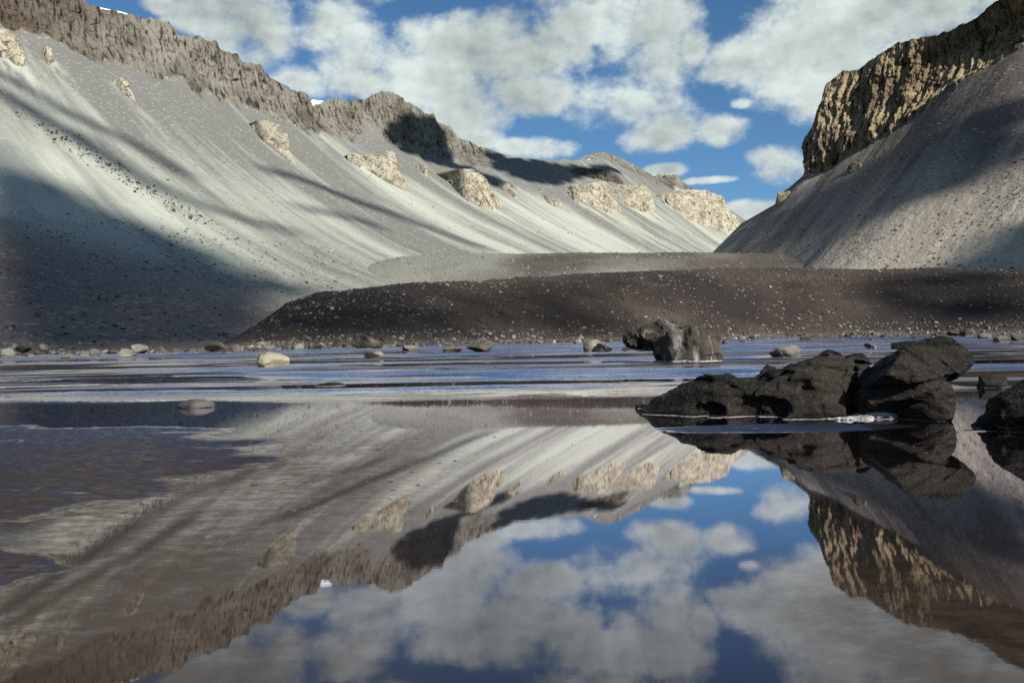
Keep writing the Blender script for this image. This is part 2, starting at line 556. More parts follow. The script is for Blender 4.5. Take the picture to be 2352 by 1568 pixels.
# ------------------------------------------------------------------ spur on the other side of the valley
crestR = curve([(1300, 690), (1500, 640), (1630, 586), (1703, 513), (1780, 469), (1786, 447), (1812, 432), (1844, 404), (1860, 356), (1864, 307), (1885, 251),
                (1901, 194), (1925, 178), (1937, 164), (1970, 162), (2014, 129), (2059, 99), (2119, 85), (2151, 79), (2188, 61), (2232, 42),
                (2269, 14), (2289, -2), (2400, -60), (2700, -120), (3400, -300)])
baseR = curve([(1300, 692), (1500, 642), (1630, 588), (1703, 516), (1780, 474), (1786, 466), (1812, 440), (1844, 410), (1893, 396), (1949, 354), (1978, 344),
               (2030, 315), (2087, 279), (2135, 247), (2184, 202), (2224, 174), (2273, 152), (2313, 129), (2352, 105), (2700, 0), (3400, -160)])
azR = np.concatenate([np.linspace(0.06, 0.345, 190), np.linspace(0.3455, 0.70, 560), np.linspace(0.703, 1.25, 120)])


def yR(az, q):
    return (713.6-q)/(0.8*az+0.6)


ZFR = lambda az: np.interp(az, [0.1, 0.3, 0.65, 1.2], [30, 34, 30, 24])


_az = np.linspace(0.0, 1.4, 900)
_s = _az*yR(_az, 0)*RH_D[0]+yR(_az, 0)*RH_D[1]
_sgr = np.linspace(_s[0], _s[-1], 900)
_zgr = smooth1(np.interp(_sgr, _s, CAM_H+baseR(_az)*yR(_az, 0)), 22)
headR = lambda s: np.interp(s, _sgr, _zgr)


def right_profile(az, q):
    y = yR(az, q)
    s = az*y*RH_D[0]+y*RH_D[1]
    zb = headR(s)
    Q = (zb-ZFR(az))/math.tan(math.radians(36))*1.0
    tau = np.clip(q/Q, -0.2, 3)
    h = np.where(tau < 1, (1-np.minimum(tau, 1))**1.12, -(tau-1)*0.5)
    return ZFR(az)+(zb-ZFR(az))*h


rows, cl = [], []
C = len(azR)
QC = np.interp(azR, [0.34, 0.372, 0.42], [2, 22, 34])
yc = yR(azR, -QC)
zc = CAM_H+crestR(azR)*yc
hpx = (crestR(azR)-baseR(azR))*yc
sC = azR*yc*RH_D[0]+yc*RH_D[1]
rough = sstep(3, 25, hpx)
zc = zc+rough*(1.8*fbm(sC/14, sC*0, oct=4, seed=51, gain=0.6)+0.8*columns(sC, 6.0, 66))
zb = np.minimum(right_profile(azR, np.zeros(C)), zc-0.8)
tR = ((azR*yR(azR, 0)-292)*RH_D[0]+(yR(azR, 0)-800)*RH_D[1])
bay = np.interp(tR, [-50, 0, 45, 105, 165, 190, 230, 300], [0, 14, 8, -3, -24, -22, -26, -30])
for i in range(8):
    q = -QC-200+i*(200-2)/7
    y = yR(azR, q)
    rows.append(np.stack([azR*y, y, zc-1+(q+QC)*0.22], -1))
    cl.append(rough*0.8)
for i in range(130):
    v = i/129
    y = yR(azR, -QC*(1-(0.35*v+0.65*v**2)))
    x = azR*y
    z = zc+(zb-zc)*v
    s = x*RH_D[0]+y*RH_D[1]
    amp = rough*np.minimum(1, hpx/40)*min(1.0, 0.25+v*3)
    mk, pp = rock_relief(s, z, y, azR, RH_N, x, baseR, 4.0, 61, amp, 1.8, bay*float(1-sstep(0.75, 1.0, v)))
    rows.append(pp)
    cl.append(mk*sstep(1, 5, hpx))
endq = 713.6-(0.8*azR+0.6)*(shore_y(azR)+np.interp(azR, [0.0, 0.3, 0.8], [95, 105, 110])+4)
for i in range(1, 221):
    tau = i/220
    q = tau*np.minimum(endq, 420)
    y = yR(azR, q)
    x = azR*y
    s = x*RH_D[0]+y*RH_D[1]
    fan = sstep(0, 0.05, tau)*(1-0.5*sstep(0.6, 1.0, tau))
    z = right_profile(azR, q)+fan*(4.2*fbm(s/62, q/900, oct=2, seed=70, gain=0.35)+0.7*fbm(s/17, q/200, oct=2, seed=73)+0.5*fbm(s/6, q/12, oct=3, seed=75))
    z = z-sstep(0.96, 1.0, tau)*25
    mk, pp = rock_relief(s, z, y, azR, RH_N, x, baseR, 4.0, 61, rough*0.7*np.minimum(1, hpx/40), 1.8)
    rows.append(pp)
    cl.append(mk*sstep(1, 5, hpx))
PR = np.stack(rows)
spur = sheet('spur_hill', PR, M_RIGHT, {'cliff': np.stack(cl)}, kind='structure')

# ------------------------------------------------------------------ moraines
crestM = curve([(-600, 832), (300, 812), (470, 804), (540, 776), (600, 738), (660, 700), (740, 672), (900, 656), (1100, 646), (1300, 633), (1500, 623),
                (1700, 619), (1900, 616), (2100, 617), (2352, 622), (2900, 630)])
azM = np.linspace(-1.05, 1.15, 900)
ys = shore_y(azM)
ym = ys+np.interp(azM, [-0.4, -0.2, 0.3, 0.8], [60, 90, 105, 110])
zm = CAM_H+crestM(azM)*ym
rows = []
for i in range(16):
    y = ys-150+i*10 if False else ys*(0.25+0.75*(i/15)**0.7)
    z = -0.02-0.8*(1-i/15)**0.8 + 0*y
    rows.append(np.stack([azM*y, y, z+0.06*fbm(azM*y/9, y/9, oct=3, seed=80)], -1))
for i in range(1, 121):
    tau = i/120
    y = ys+(ym-ys)*tau
    x = azM*y
    prof = 0.05*sstep(0, 0.1, tau)+0.95*sstep(-0.25, 1.0, tau)*0+0.95*(np.sin(np.pi/2*np.clip((tau-0.05)/0.95, 0, 1))**1.12)
    z = zm*prof
    k = sstep(0.02, 0.2, tau)*sstep(0.5, 8, zm)
    z = z+k*(2.0*fbm(x/42, y/42, oct=3, seed=82)+0.30*fbm(x/5, y/5, oct=3, seed=84))+0.05*fbm(x/3, y/3, oct=2, seed=85)
    rows.append(np.stack([x, y, z], -1))
for i in range(1, 31):
    tau = i/30
    y = ym+150*tau
    x = azM*y
    z = zm*(1-0.45*sstep(0, 1, tau))-3*tau+sstep(0.5, 8, zm)*(2.0*fbm(x/42, y/42, oct=3, seed=82)+0.30*fbm(x/5, y/5, oct=3, seed=84))
    rows.append(np.stack([x, y, z], -1))
PM = np.stack(rows)
moraine = sheet('moraine_terrain', PM, M_MOR, flip=True, kind='structure')

crestM2 = curve([(300, 830), (640, 760), (760, 650), (850, 608), (920, 594), (1000, 588), (1150, 586.5), (1400, 584), (1640, 582), (1800, 586), (1950, 602), (2100, 630), (2400, 660)])
azM2 = np.linspace(-0.30, 0.50, 560)
y2 = np.interp(azM2, [-0.5, -0.1, 0.3, 0.7], [560, 660, 660, 520])
z2 = CAM_H+crestM2(azM2)*y2
zfr = CAM_H+crestM(azM2)*0.0+np.interp(azM2, [-0.3, -0.18, -0.05, 0.3, 0.7], [-14, 4, 20, 27, 20])
rows = []
for i in range(91):
    tau = -0.2+1.2*i/90
    y = y2-np.interp(azM2, [0.1, 0.4], [190, 110])*(1-tau)
    x = azM2*y
    p = np.where(tau > 0, np.sin(np.pi/2*np.clip(tau, 0, 1))**1.3, tau*0.3)
    z = zfr+(z2-zfr)*p+1.2*fbm(x/55, y/55, oct=4, seed=90)*sstep(0, 0.3, tau)*(1-0.6*sstep(0.8, 1, tau))
    rows.append(np.stack([x, y, z], -1))
for i in range(1, 16):
    y = y2+i*14
    rows.append(np.stack([azM2*y, y, z2-0.02*i*i-0.6*i], -1))
PM2 = np.stack(rows)
moraine2 = sheet('far_moraine_terrain', PM2, M_MOR2, flip=True, kind='structure')

# ------------------------------------------------------------------ the pond
m, t = material('brine')
P = t.pos()
px_, py_, pz_ = t.xyz(P)


def ellipse(cx, cy, rx, ry, rot=0.0):
    c, s_ = math.cos(rot), math.sin(rot)
    u = t.m('ADD', t.m('MULTIPLY', t.m('SUBTRACT', px_, cx), c/rx), t.m('MULTIPLY', t.m('SUBTRACT', py_, cy), s_/rx))
    w = t.m('ADD', t.m('MULTIPLY', t.m('SUBTRACT', px_, cx), -s_/ry), t.m('MULTIPLY', t.m('SUBTRACT', py_, cy), c/ry))
    return t.m('SUBTRACT', 1.0, t.m('MULTIPLY_ADD', u, u, t.m('MULTIPLY', w, w)))


# breeze-ruffled patches (plan coordinates in metres)
near = ellipse(-9.2, 9.6, 6.1, 5.6)
near = t.m('MAXIMUM', near, t.m('SUBTRACT', ellipse(-5.2, 5.4, 2.4, 0.9), 0.1))
near = t.m('MAXIMUM', near, t.m('SUBTRACT', ellipse(4.3, 12.75, 2.2, 0.75), 0.1))
dn = t.noise(t.comb(t.m('MULTIPLY', px_, 0.45), t.m('MULTIPLY', py_, 0.8), 0), 1.0, 5, 0.6)
near = t.ramp(t.m('ADD', near, t.m('MULTIPLY', t.m('SUBTRACT', dn, 0.5), 1.5)), 0.0, 0.30)
holes = t.noise(t.comb(t.m('MULTIPLY', px_, 0.55), t.m('MULTIPLY', py_, 1.0), 4.0), 1.0, 3, 0.5)
near = t.m('MULTIPLY', near, t.ramp(holes, 0.31, 0.36, 0.10, 1.0))
sn = t.noise(t.comb(t.m('MULTIPLY', px_, 0.022), t.m('MULTIPLY', py_, 0.085), 0), 1.0, 6, 0.62, 0.4)
band = t.m('MULTIPLY', t.ramp(py_, 19, 27), t.ramp(px_, -45, -9))
band = t.m('MAXIMUM', band, t.ramp(py_, 55, 85))
streaks = t.m('MULTIPLY', t.ramp(t.m('ADD', sn, t.m('MULTIPLY', t.ramp(py_, 55, 130), 0.06)), 0.47, 0.535), band)
ruffle = t.m('MAXIMUM', near, streaks)
# small ripples
rp = t.noise(t.v('MULTIPLY', P, (1.0, 2.2, 1.0)), 9.0, 3, 0.6)
rf = t.noise(t.v('MULTIPLY', P, (0.35, 1.6, 1.0)), 1.6, 3, 0.6)
hh = t.m('ADD', t.m('MULTIPLY', rp, 0.02), t.m('MULTIPLY', rf, 0.03))
calm = t.bump(hh, 0.003, 1.0)
# breeze ripples have their steep faces towards the near bank
wc = t.xyz(t.noise(t.v('MULTIPLY', P, (1.0, 1.8, 1.0)), 7.0, 3, 0.6, color=True))
rip = t.v('NORMALIZE', t.comb(t.m('MULTIPLY', t.m('SUBTRACT', wc[0], 0.5), 0.5), t.m('MULTIPLY_ADD', t.m('SUBTRACT', wc[1], 0.5), 0.6, -0.25), 1.0))
vm = t.n('ShaderNodeMix', data_type='VECTOR')
t.put(vm.inputs['Factor'], ruffle)
t.put(vm.inputs[4], calm)
t.put(vm.inputs[5], rip)
nrm = t.v('NORMALIZE', vm.outputs[1])
gl = t.n('ShaderNodeBsdfGlossy')
t.put(gl.inputs['Color'], (0.96, 0.92, 0.99))
t.put(gl.inputs['Roughness'], t.m('MULTIPLY_ADD', ruffle, 0.16, 0.018))
t.put(gl.inputs['Normal'], nrm)
bed = t.n('ShaderNodeBsdfDiffuse')
bn = t.noise(P, 0.7, 5, 0.65)
# silty shallows along the near bank, peppered with mud and salt grains
sil = t.m('MULTIPLY', t.ramp(py_, 8.5, 18.0, 1, 0), t.ramp(t.m('SUBTRACT', px_, t.m('MULTIPLY', py_, 0.03)), -2.6, 0.3, 1, 0))
sil = t.m('MAXIMUM', sil, t.m('MULTIPLY', t.ramp(py_, 4.2, 6.0, 0.8, 0), t.ramp(px_, 0.8, 2.0)))
grain = t.noise(t.v('MULTIPLY', P, (1.0, 1.5, 1.0)), 5.0, 6, 0.72)
silt = t.m('MULTIPLY', sil, t.ramp(t.m('ADD', t.m('MULTIPLY', grain, 0.6), t.m('MULTIPLY', bn, 0.4)), 0.40, 0.58, 0.50, 1.0))
mud = t.m('MULTIPLY', t.ramp(py_, 19, 26), t.ramp(t.noise(t.comb(t.m('MULTIPLY', px_, 0.035), t.m('MULTIPLY', py_, 0.10), 21.0), 1.0, 6, 0.66, 0.5), 0.50, 0.57))
silt = t.m('MAXIMUM', silt, t.m('MULTIPLY', mud, 0.92))
salt = t.m('MULTIPLY', t.ramp(py_, 18, 30), t.ramp(t.noise(t.comb(t.m('MULTIPLY', px_, 0.07), t.m('MULTIPLY', py_, 0.3), 9), 1.0, 5, 0.6), 0.52, 0.60))
bcol = t.mix(bn, (0.006, 0.005, 0.005), (0.020, 0.016, 0.014))
bcol = t.mix(silt, bcol, t.mix(grain, (0.014, 0.010, 0.008), (0.060, 0.044, 0.032)))
t.put(bed.inputs['Color'], t.mix(t.m('MULTIPLY', salt, 0.9), bcol, (0.22, 0.235, 0.29)))
cosv = t.m('ABSOLUTE', t.xyz(t.n('ShaderNodeNewGeometry').outputs['Incoming'])[2])
fres = t.m('MINIMUM', t.m('MULTIPLY_ADD', cosv, -2.45, 1.18), 0.96)
fres = t.m('MULTIPLY', fres, t.m('MULTIPLY_ADD', near, -0.68, 1.0))
fres = t.m('MULTIPLY', fres, t.m('MULTIPLY_ADD', silt, -0.80, 1.0))
fres = t.m('MULTIPLY', fres, t.m('MULTIPLY_ADD', salt, -0.66, 1.0))     # mirror-like at grazing angles, clearer when looked down on
ms = t.n('ShaderNodeMixShader')
t.put(ms.inputs[0], fres)
t.t.links.new(bed.outputs[0], ms.inputs[1])
t.t.links.new(gl.outputs[0], ms.inputs[2])
mo = t.n('ShaderNodeOutputMaterial')
t.t.links.new(ms.outputs[0], mo.inputs[0])
M_WATER = m
wv = np.array([[-520, -60, 0], [520, -60, 0], [520, 420, 0], [-520, 420, 0]])
new_object('pond_water', mesh_from('pond_water', wv, [[0, 1, 2, 3]], False), M_WATER, kind='structure')


# ------------------------------------------------------------------ outcrops on the slopes
def rock_material(name, dark, light, scale=1.0, aniso=(1, 1, 0.25), crackdark=0.35, salt=0.0, bumpd=1.0, fleck=0.0, streak=None, spec=0.2, rough=0.85):
    m, t = material(name)
    P = t.pos()
    Q_ = t.v('MULTIPLY', P, tuple(a*scale for a in aniso))
    n = t.noise(Q_, 1.0, 8, 0.66, 0.3)
    b = t.noise(P, 0.25*scale, 4, 0.55)
    c = t.mix(t.ramp(t.m('MULTIPLY_ADD', b, 0.55, t.m('MULTIPLY', n, 0.45)), 0.36, 0.62), dark, light)
    k = t.ramp(n, 0.34, 0.46, crackdark, 1.0)
    c = t.mix(1.0, c, t.comb(k, k, k), 'MULTIPLY')
    z = t.xyz(P)[2]
    if fleck:
        fl = t.noise(t.v('MULTIPLY', P, (3, 3, 9)), 4.0*scale, 3, 0.7)
        c = t.mix(t.ramp(fl, 0.58, 0.72, 0, fleck), c, (0.30, 0.27, 0.22))
    if streak:
        sn_ = t.noise(t.v('MULTIPLY', P, (1.6, 1.6, 0.28)), 1.0, 5, 0.6, 0.6)
        c = t.mix(t.m('MULTIPLY', t.ramp(sn_, 0.53, 0.66), t.ramp(z, 0.3, 1.9, 1.0, 0.25)), c, streak)
    if salt:
        sa = t.m('ADD', z, t.m('MULTIPLY', t.m('SUBTRACT', t.noise(P, 1.1, 4, 0.6), 0.42), -0.9*salt))
        c = t.mix(t.ramp(sa, salt*0.12, salt*0.30, 1, 0), c, (0.50, 0.49, 0.50))
        wet = t.ramp(z, 0.02, 0.07, 0.4, 1.0)
        c = t.mix(1.0, c, t.comb(wet, wet, wet), 'MULTIPLY')
    h = t.m('ADD', n, t.m('MULTIPLY', t.noise(P, 3.0*scale, 5, 0.7), 0.5))
    t.out(c, rough, t.bump(h, 0.8, bumpd), spec)
    return m


M_CRAG = rock_material('pale_sandstone', (0.190, 0.165, 0.120), (0.40, 0.372, 0.295), 0.22, (1, 1, 0.45), 0.18, bumpd=3.0, spec=0.1)
M_DARKCRAG = rock_material('dark_dolerite', (0.045, 0.040, 0.034), (0.115, 0.102, 0.085), 0.2, (1, 1, 0.2), 0.30, bumpd=3.0, spec=0.1)
M_TANCRAG = rock_material('tan_granite', (0.10, 0.082, 0.058), (0.25, 0.21, 0.145), 0.3, (1, 1, 0.3), 0.3, bumpd=1.5, spec=0.1)


DEBRIS = []


def outcrop(top, bot, side, mat, label, seed, depth=1.0):
    tc, bc = curve(top), curve(bot)
    a0 = bearing(*top[0])[0]
    a1 = bearing(*top[-1])[0]
    wpx = top[-1][0]-top[0][0]
    n = int(max(40, min(260, wpx*2.2)))
    az = np.linspace(a0, a1, n)
    yf, prof, N_, D_ = (yL, left_profile, WL_N, WL_D) if side == 'L' else (yR, right_profile, RH_N, RH_D)
    qs = np.linspace(760, 20, 900) if side == 'L' else np.linspace(330, -2, 700)
    u = np.linspace(0, 1, n)
    ebot = bc(az)
    etop = np.maximum(tc(az), ebot)
    qb = np.empty(n)
    for i in range(n):
        aa = np.full_like(qs, az[i])
        f = prof(aa, qs)-(CAM_H+ebot[i]*yf(aa, qs))
        k = np.argmax(f > 0)
        qb[i] = qs[k]
    w = max(3, n//6)
    qb = smooth1(qb, w)
    if side == 'L' and mat is M_CRAG:
        yq = yL(az, qb)
        DEBRIS.append((az*yq*WL_D[0]+yq*WL_D[1], qb))
    yb = yf(az, qb)
    zb_ = CAM_H+ebot*yb
    dz = np.maximum((etop-ebot)*yb, 0.3)
    R = 80
    rows = []
    W_ = (az[-1]-az[0])*yb.mean()
    for r in range(R):
        v = r/(R-1)
        vv = -0.12+1.12*v
        q = qb-np.maximum(vv, 0)*dz/math.tan(math.radians(52))
        y = yf(az, q)
        z = CAM_H+(ebot+(etop-ebot)*max(vv, 0))*y+min(vv, 0)*dz*1.2-(1.5 if vv < 0 else 0)
        x = az*y
        s = x*D_[0]+y*D_[1]
        wob = 4*perlin(s/16, z/20, seed=seed)
        edge = np.sin(np.pi*np.clip(u, 0, 1))**0.35
        am = np.minimum(1.0, dz/14)*edge*depth
        d = am*(0.10*min(W_, 60)*np.sin(np.pi*u)**0.7*math.sin(math.pi*min(1, 0.25+0.6*v))
                + 5.5*fbm((s+wob)/19, z/45, oct=2, seed=seed+1)+4.5*fbm((s+wob)/9, z/30, oct=2, seed=seed+2, ridged=True, gain=0.6)
                + 2.2*columns(s+wob, 8.0, seed+3)+2.0*blocks(s+wob, z, 5.5, 9.0, seed+6)+1.2*blocks(s, z, 3.0, 4.0, seed+8)+0.9*fbm(s/3.2, z/3.2, oct=2, seed=seed+5)-0.10*min(W_, 60)*v**6)
        rows.append(np.stack([x+N_[0]*d, y+N_[1]*d, z+(0.8*am*fbm(s/5, z*0, oct=3, seed=seed+7) if v > 0.5 else 0)], -1))
    last = rows[-1]
    for r in range(1, 5):
        back = dz*(1/math.tan(math.radians(31)))*r/4*1.1+2*r
        p = last.copy()
        p[:, 0] -= N_[0]*back
        p[:, 1] -= N_[1]*back
        p[:, 2] += 0.06*back-0.3*r
        rows.append(p)
    return sheet('rock_outcrop', np.stack(rows), mat, flip=True, label=label, cat='rock outcrop', group='outcrops on the valley slopes')


OUT = [
    ([(-70, 30), (-20, 62), (0, 60), (20, 68), (40, 85), (52, 110), (62, 140)], [(-70, 130), (0, 122), (30, 140), (48, 152), (62, 144)], 'L', M_CRAG,
     'tan crag cut off by the picture edge below the brown rim cliff'),
    ([(98, 125), (104, 108), (112, 105), (120, 115), (127, 136)], [(98, 128), (108, 146), (118, 147), (127, 138)], 'L', M_CRAG,
     'small tan rock tooth alone on the scree near the tan edge crag'),
    ([(262, 185), (268, 177), (280, 179), (295, 195), (305, 213), (312, 233)], [(262, 190), (275, 207), (290, 220), (312, 237)], 'L', M_CRAG,
     'narrow leaning layered crag alone on grey scree under the tallest rim cliff'),
    ([(578, 283), (590, 276), (625, 275), (645, 287), (660, 310), (668, 340), (682, 382)], [(578, 286), (585, 305), (600, 322), (630, 345), (655, 365), (682, 386)], 'L', M_CRAG,
     'cream triangular crag on bare scree above the long streak of cloud shadow'),
    ([(798, 357), (812, 350), (836, 352), (848, 354), (862, 352), (882, 352), (885, 346), (908, 347), (911, 365), (920, 395), (930, 420), (937, 438)],
     [(798, 368), (815, 385), (832, 386), (848, 390), (855, 400), (870, 408), (885, 416), (905, 425), (920, 434), (937, 442)], 'L', M_CRAG,
     'cream crag with a square-topped pillar split off by a dark crack'),
    ([(958, 382), (970, 377), (980, 390), (990, 406)], [(958, 388), (972, 402), (990, 410)], 'L', M_CRAG,
     'tiny pale knob on scree directly below the shadowed dark tower'),
    ([(1036, 415), (1045, 398), (1060, 387), (1085, 387), (1100, 395), (1115, 410), (1125, 430), (1140, 448), (1153, 471)],
     [(1036, 420), (1045, 435), (1060, 455), (1080, 465), (1110, 474), (1130, 478), (1153, 477)], 'L', M_CRAG,
     'broad domed cream crag with a dark cleft, below the dark tower'),
    ([(1143, 420), (1150, 415), (1165, 420), (1180, 432), (1188, 447)], [(1143, 424), (1155, 438), (1170, 450), (1188, 456)], 'L', M_CRAG,
     'small cream crag just beside the broad domed one'),
    ([(1240, 435), (1250, 444), (1262, 457), (1275, 455), (1285, 460), (1292, 469)], [(1240, 440), (1252, 465), (1265, 471), (1280, 477), (1292, 475)], 'L', M_CRAG,
     'low broken cream ledge halfway between the domed crag and the row of blocky crags'),
    ([(1307, 440), (1312, 427), (1325, 421), (1333, 429), (1336, 447)], [(1307, 448), (1315, 462), (1326, 467), (1336, 455)], 'L', M_CRAG,
     'slim pillar at the start of the row of blocky cream crags'),
    ([(1334, 440), (1342, 425), (1360, 420), (1385, 417), (1395, 419), (1405, 440), (1415, 460), (1427, 483)],
     [(1334, 455), (1345, 468), (1370, 475), (1390, 484), (1410, 488), (1427, 489)], 'L', M_CRAG,
     'blocky cream crag between the slim pillar and the flat-topped crag'),
    ([(1408, 445), (1415, 430), (1430, 426), (1480, 425), (1492, 431), (1500, 450), (1505, 481)], [(1408, 450), (1425, 465), (1450, 475), (1470, 486), (1490, 489), (1505, 487)], 'L', M_CRAG,
     'flat-topped cream crag with vertical cracks, beside the big end buttress'),
    ([(1513, 455), (1520, 446), (1528, 461)], [(1513, 457), (1520, 465), (1528, 464)], 'L', M_CRAG,
     'tiny knob between the flat-topped crag and the big end buttress'),
    ([(1531, 456), (1545, 440), (1570, 436), (1590, 435), (1620, 437), (1658, 450), (1682, 484), (1700, 512), (1714, 528)],
     [(1531, 460), (1545, 485), (1560, 494), (1590, 505), (1630, 520), (1660, 528), (1690, 536), (1714, 542)], 'L', M_CRAG,
     'largest cream buttress ending the far ridge where the sky meets the scree'),
    ([(1312, 392), (1330, 385), (1350, 387), (1380, 389), (1400, 394), (1408, 392), (1420, 404), (1432, 418)], [(1312, 398), (1340, 404), (1380, 412), (1410, 419), (1432, 422)], 'L', M_DARKCRAG,
     'dark jagged outcrop in cloud shadow below the far flat-topped summit'),
    ([(1783, 462), (1787, 444), (1800, 440), (1815, 438)], [(1783, 474), (1790, 474), (1800, 462), (1815, 446)], 'R', M_TANCRAG,
     'small brown rock step on the skyline below the big tan cliff'),
    ([(1940, 398), (1950, 382), (1962, 372), (1972, 374), (1978, 382)], [(1940, 400), (1952, 398), (1962, 394), (1978, 386)], 'R', M_TANCRAG,
     'brown rock lying alone on the scree below the tan cliff'),
]
for i, (tp, bt, sd, mt, lb) in enumerate(OUT):
    outcrop(tp, bt, sd, mt, lb, 200+i*13)

# debris shed by the outcrops: a paler trail down the fall line
sv_ = PL[..., 0]*WL_D[0]+PL[..., 1]*WL_D[1]
qv_ = PL[..., 0]*WL_N[0]+PL[..., 1]*WL_N[1]+1048
deb = np.zeros(sv_.shape)
for sb, qb_ in DEBRIS:
    o_ = np.argsort(sb)
    inside = sstep(sb.min()-12, sb.min()+10, sv_)*(1-sstep(sb.max()-10, sb.max()+12, sv_))
    dq = qv_-np.interp(sv_, sb[o_], qb_[o_])
    deb = np.maximum(deb, inside*sstep(-8, 4, dq)*np.exp(-np.maximum(dq, 0)/110.0))
at = valley_wall.data.attributes.new('debris', 'FLOAT', 'POINT')
at.data.foreach_set('value', deb.astype(np.float32).ravel())

# snow lying on the rim
m, t = material('snow')
P = t.pos()
t.out((0.80, 0.84, 0.88), 0.7, t.bump(t.noise(P, 0.3, 4), 0.4, 1.0))
M_SNOW = m


def snow_patch(top, bot, q, label):
    tc, bc = curve(top), curve(bot)
    az = np.linspace(bearing(*top[0])[0], bearing(*top[-1])[0], 50)
    rows = []
    for k, (dq, f) in enumerate(((0, -0.3), (0, 0.0), (-1.5, 0.6), (-4, 0.95), (-9, 1.0), (-20, 0.8), (-40, -0.5))):
        y = yL(az, q+dq)
        yy = yL(az, q)
        zt, zb0 = CAM_H+tc(az)*yy, CAM_H+bc(az)*yy
        z = zb0+(zt-zb0)*f
        x = az*y
        rows.append(np.stack([x, y, z+0.5*fbm(x/9, y/9, oct=3, seed=300+k)], -1))
    sheet('snow_patch', np.stack(rows), M_SNOW, flip=True, label=label, cat='snow', group='snow on the rim')


snow_patch([(201, 18), (208, 11), (222, 13), (255, 19), (285, 26), (316, 37)], [(201, 22), (208, 24), (222, 21), (255, 28), (285, 33), (316, 40)], -6, 'long thin snow cornice on the rim near the top corner')
snow_patch([(711, 232), (718, 226), (735, 229), (750, 230), (778, 224)], [(711, 240), (718, 246), (735, 246), (750, 242), (778, 234)], -6, 'white snow filling the notch in the rim beside the peak')
snow_patch([(1338, 372), (1346, 365), (1354, 363), (1362, 370)], [(1338, 376), (1346, 377), (1354, 375), (1362, 376)], 40, 'small snow spot below the far flat-topped summit')

# ------------------------------------------------------------------ boulders
def surface_nets(f, lo, hi, h):
    ax = [np.arange(lo[k], hi[k]+h, h) for k in range(3)]
    X, Y, Z = np.meshgrid(*ax, indexing='ij')
    V = f(X, Y, Z)
    nx, ny, nz = V.shape
    S = V < 0
    acc = np.zeros((nx-1, ny-1, nz-1, 3))
    cnt = np.zeros((nx-1, ny-1, nz-1))
    for axis in range(3):
        for b1 in (0, 1):
            for b2 in (0, 1):
                off = [0, 0, 0]
                oth = [k for k in range(3) if k != axis]
                off[oth[0]], off[oth[1]] = b1, b2
                off2 = list(off)
                off2[axis] = 1
                sl = lambda o: tuple(slice(o[k], o[k]+(nx, ny, nz)[k]-1) for k in range(3))
                a, b = V[sl(off)], V[sl(off2)]
                cr = (a < 0) != (b < 0)
                tt = np.where(cr, a/np.where(cr, a-b, 1), 0)
                for k in range(3):
                    acc[..., k] += np.where(cr, off[k]+(tt if k == axis else 0), 0)
                cnt += cr
    act = cnt > 0
    idx = -np.ones(act.shape, int)
    idx[act] = np.arange(act.sum())
    base = np.argwhere(act)
    verts = (base+acc[act]/cnt[act][:, None])*h+np.array([a[0] for a in ax])
    faces = []
    for axis in range(3):
        s0 = [slice(1, -1)]*3
        s0[axis] = slice(0, -1)
        s1 = list(s0)
        s1[axis] = slice(1, None)
        A, B = S[tuple(s0)], S[tuple(s1)]
        e = np.argwhere(A != B)
        sgn = A[A != B]
        o = np.array([1, 1, 1])
        o[axis] = 0
        e = e+o
        j, k = (axis+1) % 3, (axis+2) % 3
        dj, dk = np.eye(3, dtype=int)[j], np.eye(3, dtype=int)[k]
        g = lambda q_: idx[q_[:, 0], q_[:, 1], q_[:, 2]]
        quad = np.stack([g(e-dj-dk), g(e-dk), g(e), g(e-dj)], -1)
        quad[~sgn] = quad[~sgn][:, ::-1]
        faces.append(quad)
    return verts, np.concatenate(faces)


def ell(X, Y, Z, c, r, rz=0.0, ry=0.0):
    x, y, z = X-c[0], Y-c[1], Z-c[2]
    if rz:
        x, y = x*math.cos(rz)+y*math.sin(rz), -x*math.sin(rz)+y*math.cos(rz)
    if ry:
        x, z = x*math.cos(ry)+z*math.sin(ry), -x*math.sin(ry)+z*math.cos(ry)
    k = np.sqrt((x/r[0])**2+(y/r[1])**2+(z/r[2])**2)
    return (k-1)*min(r)


def smin(a, b, k):
    h = np.clip(0.5+0.5*(b-a)/k, 0, 1)
    return b+(a-b)*h-k*h*(1-h)


def sculpt(name, f, lo, hi, h, mat, label=None, cat='boulder', group=None, parent=None):
    v, fc = surface_nets(f, lo, hi, h)
    c = (np.array(lo)+np.array(hi))/2
    c[2] = 0
    o = new_object(name, mesh_from(name, v-c, fc, True), mat, label=label, cat=cat, group=group)
    o.location = c
    if parent:
        o.parent = parent
        o.location = Vector(c)-parent.location
    return o


M_BOULDER = rock_material('wet_dark_gneiss', (0.003, 0.003, 0.003), (0.027, 0.023, 0.0195), 2.2, (0.6, 0.6, 2.6), 0.3, salt=0.035, bumpd=0.14, fleck=0.40, spec=0.07, rough=0.5)
M_BLOCK = rock_material('streaked_gneiss', (0.016, 0.0135, 0.0115), (0.062, 0.053, 0.043), 0.8, (1, 1, 0.4), 0.4, salt=0.25, bumpd=0.12, streak=(0.34, 0.33, 0.31), spec=0.2)
M_PALEB = rock_material('pale_granite', (0.17, 0.145, 0.105), (0.30, 0.265, 0.195), 0.9, (1, 1, 1), 0.6, bumpd=0.08, fleck=0.1)
M_SHORE = rock_material('shore_rock', (0.026, 0.022, 0.020), (0.105, 0.092, 0.080), 0.5, (1, 1, 1), 0.5, salt=0.18, bumpd=0.2)
M_MOUND = rock_material('dull_wet_rock', (0.02, 0.018, 0.017), (0.10, 0.095, 0.09), 0.9, (1, 1, 1), 0.6, bumpd=0.08, spec=0.15, rough=0.6)
